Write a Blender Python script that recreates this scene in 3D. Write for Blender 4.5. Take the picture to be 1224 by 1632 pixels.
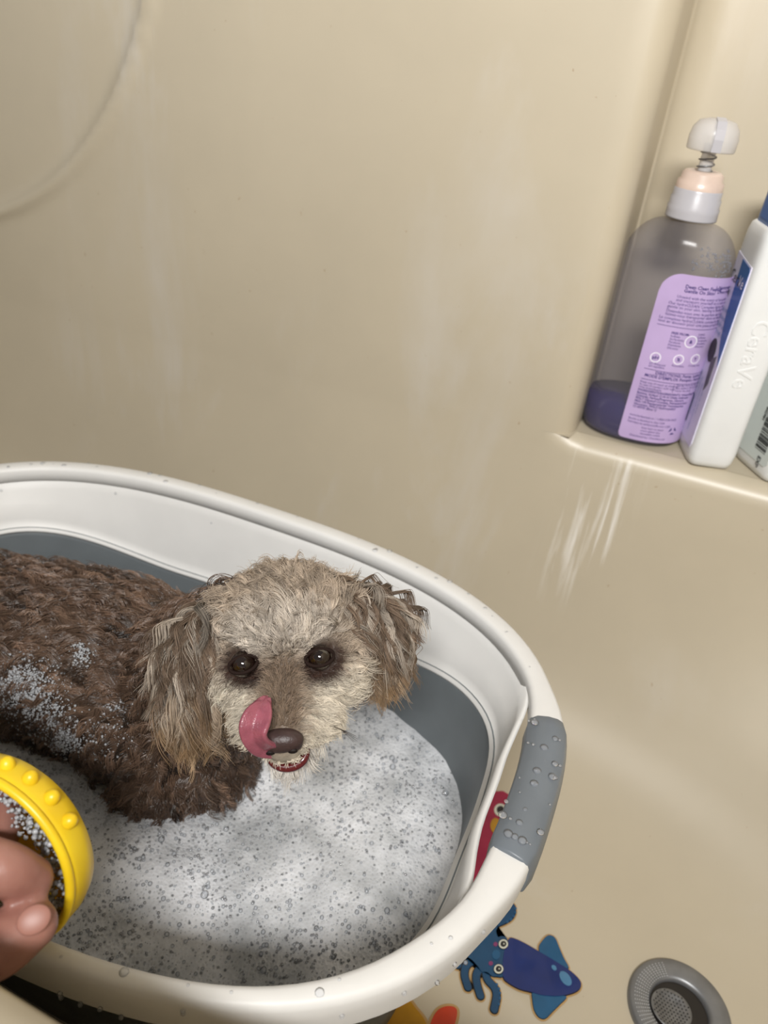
import bpy, bmesh, math, random
import numpy as np
from mathutils import Vector, Matrix, kdtree

random.seed(7)
RNG = np.random.default_rng(11)
for o in list(bpy.data.objects):
    bpy.data.objects.remove(o)
SC = bpy.context.scene
COL = SC.collection

# ------------------------------------------------------------------ camera
FPX = 1230.0
PITCH, ROLL, AZ = np.radians([32.0, 6.5, -20.5])
CAM = np.array([0.0, 0.0, 0.598])
FW = np.array([math.sin(AZ)*math.cos(PITCH), math.cos(AZ)*math.cos(PITCH), -math.sin(PITCH)])
_r = np.array([math.cos(AZ), -math.sin(AZ), 0.0]); _u = np.cross(_r, FW)
CR = math.cos(ROLL)*_r + math.sin(ROLL)*_u
CU = -math.sin(ROLL)*_r + math.cos(ROLL)*_u
cd = bpy.data.cameras.new('camera'); cam = bpy.data.objects.new('camera', cd); COL.objects.link(cam)
m = Matrix.Identity(4)
for i in range(3):
    m[i][0] = CR[i]; m[i][1] = CU[i]; m[i][2] = -FW[i]; m[i][3] = CAM[i]
cam.matrix_world = m
cd.sensor_fit = 'AUTO'; cd.sensor_width = 36.0; cd.lens = FPX/1632*36.0
cd.clip_start = 0.01; cd.clip_end = 50
cd.dof.use_dof = True; cd.dof.focus_distance = 0.42; cd.dof.aperture_fstop = 9.0
SC.camera = cam

# ------------------------------------------------------------------ world, lamps, exposure
w = bpy.data.worlds.new('room_light'); SC.world = w; w.use_nodes = True
bg = w.node_tree.nodes['Background']
bg.inputs[0].default_value = (1.0, 0.97, 0.93, 1); bg.inputs[1].default_value = 0.17
def area_lamp(name, loc, target, sx, sy, power, color):
    l = bpy.data.lights.new(name, 'AREA'); l.shape = 'RECTANGLE'; l.size = sx; l.size_y = sy
    l.energy = power; l.color = color; l.spread = math.radians(170)
    o = bpy.data.objects.new(name, l); COL.objects.link(o); o.location = loc
    o.rotation_euler = (Vector(target)-Vector(loc)).to_track_quat('-Z', 'Y').to_euler()
    return o
area_lamp('vanity_lamp', (0.20, -0.56, 1.30), (0.0, 0.65, 1.22), 0.45, 0.18, 29.5, (1.0, 0.985, 0.965))  # unseen vanity lamp, aimed level at the wall to dim the foreground
SC.view_settings.view_transform = 'Standard'
SC.view_settings.look = 'None'
SC.view_settings.gamma = 1.0
SC.view_settings.use_curve_mapping = False
SC.view_settings.exposure = 0.0

# ------------------------------------------------------------------ helpers
def ray(px, py):
    return (px-612)/FPX*CR - (py-816)/FPX*CU + FW
def PX(px, py, zc):
    """world point at image position with depth zc (metres along the view axis)"""
    return CAM + ray(px, py)*zc
def PZ(px, py, z):
    d = ray(px, py); return CAM + d*((z-CAM[2])/d[2])
def lin(c):
    return tuple(((v/255.0)/12.92 if v/255.0 <= .04045 else ((v/255.0+.055)/1.055)**2.4) for v in c)
def smooth(x, a, b):
    t = np.clip((x-a)/(b-a), 0, 1); return t*t*(3-2*t)
def new_obj(name, data, parent=None):
    o = bpy.data.objects.new(name, data); COL.objects.link(o)
    if parent is not None:
        o.parent = parent
        o.matrix_parent_inverse = parent.matrix_world.inverted() if parent.type != 'EMPTY' else Matrix.Translation(parent.location).inverted()
    return o
def mesh_obj(name, verts, faces, mat=None, parent=None, smooth_shade=True):
    me = bpy.data.meshes.new(name)
    me.from_pydata([tuple(map(float, v)) for v in verts], [], faces)
    me.update()
    if mat: me.materials.append(mat)
    if smooth_shade: me.polygons.foreach_set('use_smooth', [True]*len(me.polygons))
    return new_obj(name, me, parent)
def root(name, loc, label, cat, group=None):
    o = bpy.data.objects.new(name, None); COL.objects.link(o); o.location = tuple(map(float, loc))
    o.empty_display_size = .02
    return tag(o, label, cat, group)
def tag(o, label, cat, group=None, kind=None):
    if label: o['label'] = label
    if cat: o['category'] = cat
    if group: o['group'] = group
    if kind: o['kind'] = kind
    return o
def recalc(o):
    bm = bmesh.new(); bm.from_mesh(o.data); bmesh.ops.recalc_face_normals(bm, faces=bm.faces); bm.to_mesh(o.data); bm.free()
def bevel_mod(o, wd, seg=2, ang=35):
    b = o.modifiers.new('bevel', 'BEVEL'); b.width = wd; b.segments = seg; b.limit_method = 'ANGLE'; b.angle_limit = math.radians(ang)
def loft(rings, closed=True, cap0=False, cap1=False):
    """rings: list of (N,3) arrays -> verts, faces"""
    n = len(rings[0]); V = np.vstack(rings); F = []
    for k in range(len(rings)-1):
        for i in range(n if closed else n-1):
            j = (i+1) % n
            F.append((k*n+i, k*n+j, (k+1)*n+j, (k+1)*n+i))
    if cap0: F.append(tuple(range(n))[::-1])
    if cap1: F.append(tuple(range((len(rings)-1)*n, len(rings)*n)))
    return V, F
def lathe(prof, n=48, origin=(0, 0, 0)):
    a = np.linspace(0, 2*math.pi, n, endpoint=False)
    return [np.c_[r*np.cos(a)+origin[0], r*np.sin(a)+origin[1], np.full(n, z)+origin[2]] for r, z in prof]
def ico(sub=2):
    bm = bmesh.new(); bmesh.ops.create_icosphere(bm, subdivisions=sub, radius=1.0)
    bm.verts.ensure_lookup_table()
    V = np.array([v.co[:] for v in bm.verts]); F = np.array([[v.index for v in f.verts] for f in bm.faces]); bm.free()
    return V, F
ICO1, ICO2, ICO3 = ico(1), ico(2), ico(3)
def blobs(name, P, S, mat, parent=None, base=ICO1):
    """many small spheres / ellipsoids in one mesh. S: (k,) radii or (k,3,3) matrices"""
    V0, F0 = base; k = len(P); nv = len(V0)
    S = np.asarray(S, float)
    if S.ndim == 1: V = V0[None]*S[:, None, None]+P[:, None]
    else: V = np.einsum('kij,nj->kni', S, V0)+P[:, None]
    F = (F0[None]+(np.arange(k)*nv)[:, None, None]).reshape(-1, 3)
    V = V.reshape(-1, 3)
    me = bpy.data.meshes.new(name)
    me.vertices.add(len(V)); me.vertices.foreach_set('co', V.ravel().astype(np.float32))
    me.loops.add(F.size); me.loops.foreach_set('vertex_index', F.ravel().astype(np.int32))
    me.polygons.add(len(F)); me.polygons.foreach_set('loop_start', np.arange(0, F.size, 3, dtype=np.int32))
    me.polygons.foreach_set('loop_total', np.full(len(F), 3, dtype=np.int32))
    me.polygons.foreach_set('use_smooth', np.ones(len(F), dtype=bool))
    me.update(calc_edges=True); me.materials.append(mat)
    return new_obj(name, me, parent)
def tube(path, radii, n=10, cap=True):
    path = np.asarray(path, float); k = len(path)
    radii = np.broadcast_to(np.asarray(radii, float), (k,))
    T = np.gradient(path, axis=0); T /= np.linalg.norm(T, axis=1)[:, None]
    up = np.array([0, 0, 1.0]) if abs(T[0][2]) < .9 else np.array([1.0, 0, 0])
    rings = []
    a = np.linspace(0, 2*math.pi, n, endpoint=False)
    for i in range(k):
        s = np.cross(T[i], up); s /= np.linalg.norm(s); up = np.cross(s, T[i])
        rings.append(path[i]+radii[i]*(np.cos(a)[:, None]*s+np.sin(a)[:, None]*up))
    return loft(rings, True, cap, cap)
def catmull(P, n):
    P = np.asarray(P, float); Q = np.vstack([2*P[0]-P[1], P, 2*P[-1]-P[-2]])
    t = np.linspace(0, len(P)-1-1e-9, n); i = t.astype(int); f = (t-i)[:, None]
    a, b, c, d = Q[i], Q[i+1], Q[i+2], Q[i+3]
    return .5*((2*b)+(-a+c)*f+(2*a-5*b+4*c-d)*f**2+(-a+3*b-3*c+d)*f**3)

# ------------------------------------------------------------------ materials
class NT:
    def __init__(s, name):
        s.m = bpy.data.materials.new(name); s.m.use_nodes = True
        s.t = s.m.node_tree; s.n = s.t.nodes; s.l = s.t.links
        s.b = s.n['Principled BSDF']; s.out = s.n['Material Output']
    def add(s, typ, **kw):
        nd = s.n.new(typ)
        for k, v in kw.items():
            if k.startswith('_'): setattr(nd, k[1:], v)
            else: nd.inputs[k.replace('__', ' ')].default_value = v
        return nd
    def link(s, a, b): s.l.new(a, b)
    def ramp(s, fac, stops):
        r = s.n.new('ShaderNodeValToRGB'); e = r.color_ramp.elements
        while len(e) < len(stops): e.new(.5)
        for el, (p, c) in zip(e, stops):
            el.position = p; el.color = (*c, 1) if len(c) == 3 else c
        s.link(fac, r.inputs[0]); return r
    def coords(s, scale=(1, 1, 1), obj=True):
        tc = s.n.new('ShaderNodeTexCoord'); mp = s.n.new('ShaderNodeMapping'); mp.inputs['Scale'].default_value = scale
        s.link(tc.outputs['Object'], mp.inputs[0]); return mp.outputs[0]
    def mix(s, fac, a, b, mode='MIX'):
        x = s.n.new('ShaderNodeMix'); x.data_type = 'RGBA'; x.blend_type = mode
        if isinstance(fac, (int, float)): x.inputs[0].default_value = fac
        else: s.link(fac, x.inputs[0])
        for v, i in ((a, 6), (b, 7)):
            if isinstance(v, tuple): x.inputs[i].default_value = (*v[:3], 1)
            else: s.link(v, x.inputs[i])
        return x.outputs[2]
    def bump(s, h, strength=.2, dist=.001):
        b = s.n.new('ShaderNodeBump'); b.inputs['Strength'].default_value = strength; b.inputs['Distance'].default_value = dist
        s.link(h, b.inputs['Height']); s.link(b.outputs[0], s.b.inputs['Normal']); return b
def plain(name, rgb, rough=.45, spec=.5, var=.06, vscale=40.0, bump=0.0, bscale=300, metal=0.0, sss=0.0, trans=0.0, coat=0.0):
    t = NT(name); c = lin(rgb); b = t.b
    v = t.coords()
    nz = t.add('ShaderNodeTexNoise', Scale=vscale, Detail=4.0); t.link(v, nz.inputs['Vector'])
    r = t.ramp(nz.outputs['Fac'], [(.3, tuple(x*(1-var) for x in c)), (.7, tuple(min(1, x*(1+var)) for x in c))])
    t.link(r.outputs[0], b.inputs['Base Color'])
    b.inputs['Roughness'].default_value = rough; b.inputs['Specular IOR Level'].default_value = spec
    b.inputs['Metallic'].default_value = metal
    b.inputs['Transmission Weight'].default_value = trans
    b.inputs['Coat Weight'].default_value = coat
    if sss:
        b.inputs['Subsurface Weight'].default_value = sss; b.inputs['Subsurface Radius'].default_value = (.01, .006, .004)
        b.inputs['Subsurface Scale'].default_value = .4
    if bump:
        n2 = t.add('ShaderNodeTexNoise', Scale=float(bscale), Detail=3.0); t.link(v, n2.inputs['Vector']); t.bump(n2.outputs['Fac'], bump, .001)
    return t.m

def gelcoat(name, streaks=True):
    """glossy beige fibreglass with chalky soap scum running down it"""
    t = NT(name); base = lin((189, 178, 156)); scum = lin((198, 193, 185))
    v = t.coords()
    n1 = t.add('ShaderNodeTexNoise', Scale=3.5, Detail=6.0, Roughness=.6); t.link(v, n1.inputs['Vector'])
    c1 = t.ramp(n1.outputs['Fac'], [(.3, tuple(x*.93 for x in base)), (.7, tuple(x*1.04 for x in base))]).outputs[0]
    vs = t.coords((9, 9, 2.4)) if streaks else t.coords((6, 6, 6))
    n2 = t.add('ShaderNodeTexNoise', Scale=1.0, Detail=7.0, Roughness=.65, Distortion=.4); t.link(vs, n2.inputs['Vector'])
    f2 = t.ramp(n2.outputs['Fac'], [(.52, (0, 0, 0)), (.68, (1, 1, 1))]).outputs[0]
    n3 = t.add('ShaderNodeTexNoise', Scale=4.0, Detail=3.0); t.link(v, n3.inputs['Vector'])
    f3 = t.ramp(n3.outputs['Fac'], [(.42, (0, 0, 0)), (.62, (1, 1, 1))]).outputs[0]
    mm = t.mix(1.0, f2, f3, 'MULTIPLY')
    sm = t.mix(.6, (0, 0, 0), mm)
    col = t.mix(sm, c1, scum)
    n4 = t.add('ShaderNodeTexNoise', Scale=150.0, Detail=2.0); t.link(v, n4.inputs['Vector'])
    f4 = t.ramp(n4.outputs['Fac'], [(.76, (0, 0, 0)), (.79, (.5, .5, .5))]).outputs[0]
    col = t.mix(f4, col, lin((150, 120, 85)))
    # dried white drips under the shelf
    sx = t.add('ShaderNodeSeparateXYZ'); t.link(v, sx.inputs[0])
    def win(sock, a0, a1, b0, b1):
        m1 = t.add('ShaderNodeMapRange', _interpolation_type='SMOOTHSTEP'); m2 = t.add('ShaderNodeMapRange', _interpolation_type='SMOOTHSTEP')
        for mm_, (p, q, r0, r1) in ((m1, (a0, a1, 0, 1)), (m2, (b0, b1, 1, 0))):
            t.link(sock, mm_.inputs[0]); mm_.inputs[1].default_value = p; mm_.inputs[2].default_value = q; mm_.inputs[3].default_value = r0; mm_.inputs[4].default_value = r1
        k = t.add('ShaderNodeMath', _operation='MULTIPLY'); t.link(m1.outputs[0], k.inputs[0]); t.link(m2.outputs[0], k.inputs[1]); return k.outputs[0]
    wx = win(sx.outputs[0], -.085, -.055, -.02, .005); wz = win(sx.outputs[2], .12, .20, .288, .298); wy = win(sx.outputs[1], .55, .6, .66, .67)
    vd = t.coords((110, 40, 5)); nd = t.add('ShaderNodeTexNoise', Scale=1.0, Detail=5.0, Roughness=.6, Distortion=.3); t.link(vd, nd.inputs['Vector'])
    fd = t.ramp(nd.outputs['Fac'], [(.50, (0, 0, 0)), (.66, (.8, .8, .8))]).outputs[0]
    k1 = t.add('ShaderNodeMath', _operation='MULTIPLY'); t.link(wx, k1.inputs[0]); t.link(wz, k1.inputs[1])
    k2 = t.add('ShaderNodeMath', _operation='MULTIPLY'); t.link(k1.outputs[0], k2.inputs[0]); t.link(wy, k2.inputs[1])
    k3 = t.add('ShaderNodeMath', _operation='MULTIPLY'); t.link(k2.outputs[0], k3.inputs[0]); t.link(fd, k3.inputs[1])
    col = t.mix(k3.outputs[0], col, lin((232, 228, 220)))
    t.link(col, t.b.inputs['Base Color'])
    rr = t.ramp(mm, [(0, (.42, .42, .42)), (1, (.6, .6, .6))]).outputs[0]
    t.link(rr, t.b.inputs['Roughness'])
    t.b.inputs['Specular IOR Level'].default_value = .75
    n5 = t.add('ShaderNodeTexNoise', Scale=9.0, Detail=2.0); t.link(v, n5.inputs['Vector'])
    t.bump(n5.outputs['Fac'], .12, .004)
    return t.m

M = {}
M['gel'] = gelcoat('beige_gelcoat'); M['gelfloor'] = gelcoat('beige_gelcoat_floor', False)
M['white'] = plain('white_basket_plastic', (224, 223, 220), .45, .35, .02)
M['grey'] = plain('grey_silicone', (104, 110, 113), .42, .4, .05)
M['grip'] = plain('grey_grip_rubber', (112, 119, 126), .38, .45, .05, bump=.05)
M['steel'] = plain('brushed_steel', (132, 133, 135), .42, .5, .1, 80, metal=.6)
M['dark'] = plain('hole_shade', (28, 24, 22), .4, .5, .3)  # near-black colour standing in for the shade inside openings
def clear_mat(name, rgb=(255, 255, 255), clear=.85, rough=.03, ior=1.33):
    t = NT(name)
    tr = t.add('ShaderNodeBsdfTransparent'); tr.inputs[0].default_value = (*lin(rgb), 1)
    gl = t.add('ShaderNodeBsdfGlossy', Roughness=rough)
    df = t.add('ShaderNodeBsdfDiffuse'); df.inputs[0].default_value = (*lin(rgb), 1)
    fr = t.add('ShaderNodeFresnel', IOR=ior)
    m1 = t.add('ShaderNodeMixShader'); m1.inputs[0].default_value = clear
    t.link(df.outputs[0], m1.inputs[1]); t.link(tr.outputs[0], m1.inputs[2])
    m2 = t.add('ShaderNodeMixShader'); t.link(fr.outputs[0], m2.inputs[0]); t.link(m1.outputs[0], m2.inputs[1]); t.link(gl.outputs[0], m2.inputs[2])
    t.link(m2.outputs[0], t.out.inputs[0]); t.n.remove(t.b)
    return t.m
M['drop'] = clear_mat('water_drop', (252, 253, 255), .9, .02, 1.33)
M['bubble'] = clear_mat('soap_bubble', (245, 247, 250), .8, .03, 1.5)

# ------------------------------------------------------------------ setting: tub surround
WALL_Y = 0.65; SHELF_Z = 0.302; NX = -0.072
def plan_arc(cx, cy, r, a0, a1, n):
    a = np.radians(np.linspace(a0, a1, n)); return [(cx+r*math.cos(x), cy+r*math.sin(x)) for x in a]
# back wall with embossed oval and the corner niche
prof = [(x, WALL_Y) for x in np.linspace(-1.5, NX-.03, 150)]
prof += plan_arc(NX-.022, WALL_Y+.022, .022, -90, 0, 9)[1:]
prof += [(NX, y) for y in np.linspace(WALL_Y+.04, WALL_Y+.10, 4)]
prof += plan_arc(NX+.03, WALL_Y+.10, .03, 180, 90, 8)
prof += [(x, WALL_Y+.13) for x in np.linspace(-.02, .30, 10)]
prof += plan_arc(.32, WALL_Y+.05, .08, 90, 0, 8)
prof = np.array(prof)
zs = np.concatenate([np.linspace(SHELF_Z, .80, 110), np.linspace(.82, 1.5, 12)])
# embossed oval: fitted through five points of the arc on the wall plane
EC, ER = np.array([-.853, .729]), np.array([.364, .364])
rings = []
for z in zs:
    p = np.c_[prof, np.full(len(prof), z)]
    d = np.sqrt(((p[:, 0]-EC[0])/ER[0])**2+((z-EC[1])/ER[1])**2)
    dist = (d-1)*np.mean(ER)
    ridge = .0065*np.exp(-(dist/.0060)**2) - .005*(1-smooth(dist, -.016, .002))
    flat = (np.abs(p[:, 1]-WALL_Y) < 1e-6)
    p[:, 1] -= ridge*flat
    rings.append(p)
V, F = loft(rings, False)
wb = mesh_obj('wall_back', V, F, M['gel']); wb['kind'] = 'structure'
wb['label'] = 'beige moulded shower wall with an embossed oval and corner niche'
# end wall (right, mostly out of frame)
pr = np.array([(.40, y) for y in np.linspace(WALL_Y+.05, -.1, 12)])
V, F = loft([np.c_[pr, np.full(len(pr), z)] for z in np.linspace(SHELF_Z, 1.5, 4)], False)
wr = mesh_obj('wall_right', V, F, M['gel']); wr['kind'] = 'structure'

tub = root('bathtub', (-.45, .335, 0), 'beige fibreglass bathtub holding the basket, floor covered in sea stickers', 'bathtub')
def tub_ring(z, A, Bb, Bf, n, nx=40):
    """closed plan contour; back half-width Bb, front Bf, end length A, exponent n"""
    out = []
    xr, xl, yc = -.15, -.95, .335
    th = np.linspace(math.pi/2, -math.pi/2, 6001)
    c, s = np.cos(th), np.sin(th)
    ex = xr+A*np.abs(c)**(2/n); ey = np.where(s > 0, Bb, Bf)*np.sign(s)*np.abs(s)**(2/n)+yc
    al = np.r_[0, np.cumsum(np.hypot(np.diff(ex), np.diff(ey)))]; tq = np.linspace(0, al[-1], 121)
    ex, ey = np.interp(tq, al, ex), np.interp(tq, al, ey)
    front = lambda y: smooth(np.asarray(y), .30, .08)
    R1 = np.c_[ex, ey]
    top = np.c_[np.r_[np.linspace(xl, -.15, nx)[:-1]], np.full(nx-1, yc+Bb)]
    bot = np.c_[np.linspace(xr, xl, nx)[1:], np.full(nx-1, yc-Bf)]
    ex2 = xl-.8*(ex[::-1]-xr)
    R2 = np.c_[ex2, ey[::-1]][1:-1]
    P = np.vstack([top, R1, bot, R2])
    left = (P[:, 0] < NX-.001) & (P[:, 1] > .5) & (z > .27)
    P[left, 1] = WALL_Y     # left of the niche the basin runs straight up into the wall
    zz = z*(1+.12*smooth(-P[:, 1], -.25, -.10))
    return np.c_[P, zz]
lev = [(0.302, .555, .335, .262, 7), (.3005, .553, .326, .260, 7), (.2965, .552, .3195, .259, 7), (.291, .551, .316, .258, 7), (.284, .55, .315, .256, 7),
       (.24, .54, .312, .250, 6), (.19, .525, .307, .243, 4.6), (.14, .508, .300, .235, 3.2), (.10, .495, .292, .227, 2.5),
       (.075, .485, .285, .220, 2.25), (.052, .472, .274, .209, 2.15), (.032, .455, .259, .194, 2.1), (.016, .432, .238, .173, 2.05),
       (.006, .40, .21, .147, 2.0), (.0015, .365, .18, .12, 2.0), (0, .33, .15, .09, 2.0), (0, .22, .08, .045, 2.0), (0, .08, .02, .012, 2.0)]
rings = [tub_ring(*l) for l in lev]
V, F = loft(rings, True, False, True)
basin = mesh_obj('basin', V, F, M['gel'], tub); recalc(basin)
# niche shelf and flat ledges around the basin
top = rings[0]
def ledge(name, pts_in, pts_out):
    V, F = loft([np.array(pts_in), np.array(pts_out)], False); return mesh_obj(name, V, F, M['gel'], tub)
sh_in = [(x, WALL_Y+(.0003 if x < NX-.0005 else .018), SHELF_Z) for x in np.linspace(NX-.024, .40, 160)]
V, F = loft([np.array(sh_in), np.array([(x, WALL_Y+.14, SHELF_Z) for x in np.linspace(NX-.024, .40, 160)])], False)
mesh_obj('niche_shelf', V, F, M['gel'], tub)
# front rim: rolled ledge from the inner lip to the apron
lip = np.array([p for p in top if p[1] < .20 and -1.2 < p[0] < .30])
lip = lip[np.argsort(lip[:, 0])]
seq = []
for dy, dz in ((0, 0), (-.006, .006), (-.016, .010), (-.03, .0115), (-.085, .0115), (-.097, .008), (-.103, -.002), (-.105, -.02), (-.105, -.33)):
    q = lip.copy(); q[:, 1] = (q[:, 1] if dy == 0 else np.minimum(q[:, 1], .075))+dy; q[:, 2] += dz
    if dz < -.1: q[:, 2] = -.02
    seq.append(q)
V, F = loft(seq, False)
fr = mesh_obj('front_rim', V, F, M['gel'], tub)

# drain
DC = np.array([.137, .377, 0.0])
drain = mesh_obj('drain', *loft(lathe([(.0378, .0002), (.0375, .0030), (.0360, .0046), (.030, .0050), (.0240, .0046), (.0222, .0036), (.0212, .0018), (.0210, .0004)], 64, DC)), M['steel'], tub)
drain['label'] = 'round metal drain flange'
hole_disc = mesh_obj('drain_shade_disc', *loft(lathe([(.0214, .0006), (.012, .0005), (.0002, .0005)], 48, DC), ), M['dark'], drain)  # flat dark disc above the floor, painted shade of the drain opening
# hair strainer: tilted cup with dark beads for perforations, lying in the hole
a = np.linspace(0, 2*math.pi, 40, endpoint=False)
cupc = DC+np.array([-.006, -.003, .0014])
rr = []
for r_, z_ in ((.0150, .0030), (.0145, .0034), (.012, .0026), (.009, .0014), (.005, .0006), (.0002, .0004)):
    rr.append(np.c_[cupc[0]+r_*np.cos(a), cupc[1]+r_*np.sin(a)*.95, cupc[2]+z_-.03*r_*np.cos(a)])
M['mesh_steel'] = plain('strainer_steel', (120, 120, 120), .4, .5, .2, 200, metal=.6)
stn = mesh_obj('strainer', *loft(rr), M['mesh_steel'], drain)
pts = []; 
for i in range(-9, 10):
    for j in range(-9, 10):
        x, y = i*.0026+(j % 2)*.0013, j*.0024
        r_ = math.hypot(x, y)
        if r_ < .0138:
            z_ = np.interp(r_, [0, .005, .009, .012, .0145], [.0004, .0006, .0014, .0026, .0034])
            pts.append((cupc[0]+x, cupc[1]+y*.95, cupc[2]+z_-.03*x+.0001))
blobs('perforation_shade', np.array(pts), np.full(len(pts), .0006), M['dark'], drain)['kind'] = 'stuff'  # dark beads imitate the shade in the strainer's openings
# holes in the flange's textured side
pts = []
for i in range(24):
    for j in range(7):
        an = math.radians(120+i*5); r_ = .0235+j*.0016
        pts.append((DC[0]+r_*math.cos(an), DC[1]+r_*math.sin(an), np.interp(r_, [.0235, .030, .036], [.0046, .0050, .0046])))
M['dot'] = plain('strainer_dots', (205, 208, 210), .3, .5, .05, metal=.5)
blobs('flange_dimple', np.array(pts), np.full(len(pts), .00045), M['dot'], drain)['kind'] = 'stuff'

# ------------------------------------------------------------------ floor stickers
def poly_sticker(name, pts, z0, th, mat, parent, grow=0.0):
    P = np.array(pts, float)
    if grow:
        nxt, prv = np.roll(P, -1, 0), np.roll(P, 1, 0)
        T = nxt-prv; T /= np.linalg.norm(T, axis=1)[:, None]
        ar = np.sum(P[:, 0]*nxt[:, 1]-nxt[:, 0]*P[:, 1])
        P = P+np.c_[T[:, 1], -T[:, 0]]*grow*np.sign(ar)
    n = len(P)
    V = np.vstack([np.c_[P, np.full(n, z0)], np.c_[P, np.full(n, z0+th)]])
    F = [tuple(range(n, 2*n))]+[(i, (i+1) % n, n+(i+1) % n, n+i) for i in range(n)]
    me = bpy.data.meshes.new(name); bm = bmesh.new()
    vs = [bm.verts.new(v) for v in V]
    for f in F:
        try: bm.faces.new([vs[i] for i in f])
        except ValueError: pass
    bmesh.ops.triangulate(bm, faces=[f for f in bm.faces if len(f.verts) > 4], ngon_method='EAR_CLIP')
    bmesh.ops.recalc_face_normals(bm, faces=bm.faces)
    bm.to_mesh(me); bm.free(); me.materials.append(mat)
    return new_obj(name, me, parent)
def spline_closed(pts, n=60):
    P = np.array(pts, float); P = np.vstack([P[-1:], P, P[:2]])
    k = len(pts); t = np.linspace(0, k, n, endpoint=False); i = t.astype(int); f = (t-i)[:, None]
    a, b, c, d = P[i], P[i+1], P[i+2], P[i+3] if True else None
    return .5*((2*b)+(-a+c)*f+(2*a-5*b+4*c-d)*f**2+(-a+3*b-3*c+d)*f**3)
def floor_pts(img):
    return np.array([PZ(x, y, 0.0)[:2] for x, y in img])
def zoomed(pts):
    return [(680+x*.2288, 1420+y*.2288) for x, y in pts]
def ribbon(pts, wd, n=18):
    P = catmull(pts, n); T = np.gradient(P, axis=0); T /= np.linalg.norm(T, axis=1)[:, None]
    N = np.c_[-T[:, 1], T[:, 0]]; h = wd/2
    a = np.linspace(math.pi/2, -math.pi/2, 9)[1:-1]
    e = [P[-1]+h*(math.cos(x)*T[-1]+math.sin(x)*N[-1]) for x in a]
    return list(map(tuple, np.vstack([P+N*h, e, (P-N*h)[::-1]])))
def disc(c, r, n=24, ry=None, rot=0):
    a = np.linspace(0, 2*math.pi, n, endpoint=False); ry = ry or r
    x, y = r*np.cos(a), ry*np.sin(a); cr, sr = math.cos(rot), math.sin(rot)
    return [(c[0]+cr*p-sr*q, c[1]+sr*p+cr*q) for p, q in zip(x, y)]
for nm, rgb in dict(navy=(17, 38, 98), blue=(22, 80, 118), teal=(15, 64, 98), cream=(176, 142, 92), ink=(22, 20, 24), eye=(205, 205, 190),
                    pink=(120, 50, 95), pale=(74, 124, 160), magenta=(150, 22, 62), yellow=(176, 128, 22), orange=(188, 58, 28), rust=(150, 95, 55)).items():
    M['s_'+nm] = plain('sticker_'+nm, rgb, .4, .4, .12, 60, coat=.2)
sq = root('squid_sticker', (*PZ(830, 1545, 0)[:2], 0), 'blue squid bath sticker on the tub floor beside the basket', 'sticker', 'sea creature stickers')
mantle = [(570, 345), (600, 340), (680, 375), (800, 445), (900, 505), (1000, 570), (1060, 630), (1070, 670), (1045, 705), (980, 730), (900, 742), (800, 735), (720, 712), (640, 690), (560, 645), (530, 610), (525, 540), (530, 470), (545, 400)]
finu = [(780, 400), (800, 360), (835, 322), (865, 318), (895, 340), (920, 400), (950, 470), (985, 545), (900, 520), (800, 460)]
finl = [(735, 715), (800, 725), (900, 735), (970, 745), (920, 800), (870, 850), (830, 890), (800, 895), (770, 875), (745, 830), (735, 770)]
headp = [(560, 350), (520, 325), (495, 330), (480, 290), (490, 250), (440, 200), (400, 240), (330, 310), (270, 400), (230, 440), (300, 480), (350, 530), (380, 570), (420, 575), (450, 600), (490, 605), (530, 600), (545, 500)]
tents = [([(400, 300), (470, 240), (530, 212), (572, 185), (592, 150), (590, 115)], 52), ([(400, 290), (440, 200), (480, 150), (495, 125)], 44),
         ([(340, 430), (270, 450), (220, 490), (215, 520)], 52), ([(350, 480), (280, 520), (262, 590), (285, 675)], 50),
         ([(380, 530), (345, 590), (350, 660), (372, 735)], 50), ([(405, 550), (420, 620), (470, 680), (485, 740), (468, 830)], 50)]
def strip_piece(name, path, wd, z, mat, grow=0.0, parent=None, th=.0006):
    Pf = floor_pts(zoomed(catmull(path, 18))); h = wd/2*.2288*np.linalg.norm(floor_pts([(801, 1500)])[0]-floor_pts([(800, 1500)])[0])+grow
    T = np.gradient(Pf, axis=0); T /= np.linalg.norm(T, axis=1)[:, None]; N = np.c_[-T[:, 1], T[:, 0]]
    aa = np.radians(np.linspace(0, 90, 6))
    ends = [(Pf[-1]+T[-1]*h*math.sin(x), h*math.cos(x)) for x in aa[1:]]
    C_ = list(zip(Pf, [h]*len(Pf)))+ends; NN = list(N)+[N[-1]]*len(ends)
    rings_ = [np.array([[*(c+n*hh), z], [*(c+n*hh), z+th], [*(c-n*hh), z+th], [*(c-n*hh), z]]) for (c, hh), n in zip(C_, NN)]
    V, F = loft(rings_, True, True, True); o = mesh_obj(name, V, F, mat, parent, False); recalc(o); return o
def sq_piece(name, pts, z, mat, grow=0.0, parent=sq, th=.0006):
    return poly_sticker(name, floor_pts(zoomed(pts)), z, th, mat, parent, grow)
shapes = [spline_closed(mantle), spline_closed(finu), spline_closed(finl), spline_closed(headp)]
for i, (p_, wd) in enumerate(tents):
    strip_piece('backing', p_, wd, .0004, M['s_cream'], .0014, sq, .0003); strip_piece('outline', p_, wd, .0008+i*.00002, M['s_ink'], .0005, sq, .0002); strip_piece('tentacle', p_, wd, .0011+i*.00003, M['s_teal'], -.0002, sq, .0004)
for i, s_ in enumerate(shapes): sq_piece('backing', s_, .0004+i*.00002, M['s_cream'], .0014, th=.0003)
for i, s_ in enumerate(shapes): sq_piece('outline', s_, .0008+i*.00002, M['s_ink'], .0003, th=.0002)
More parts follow.
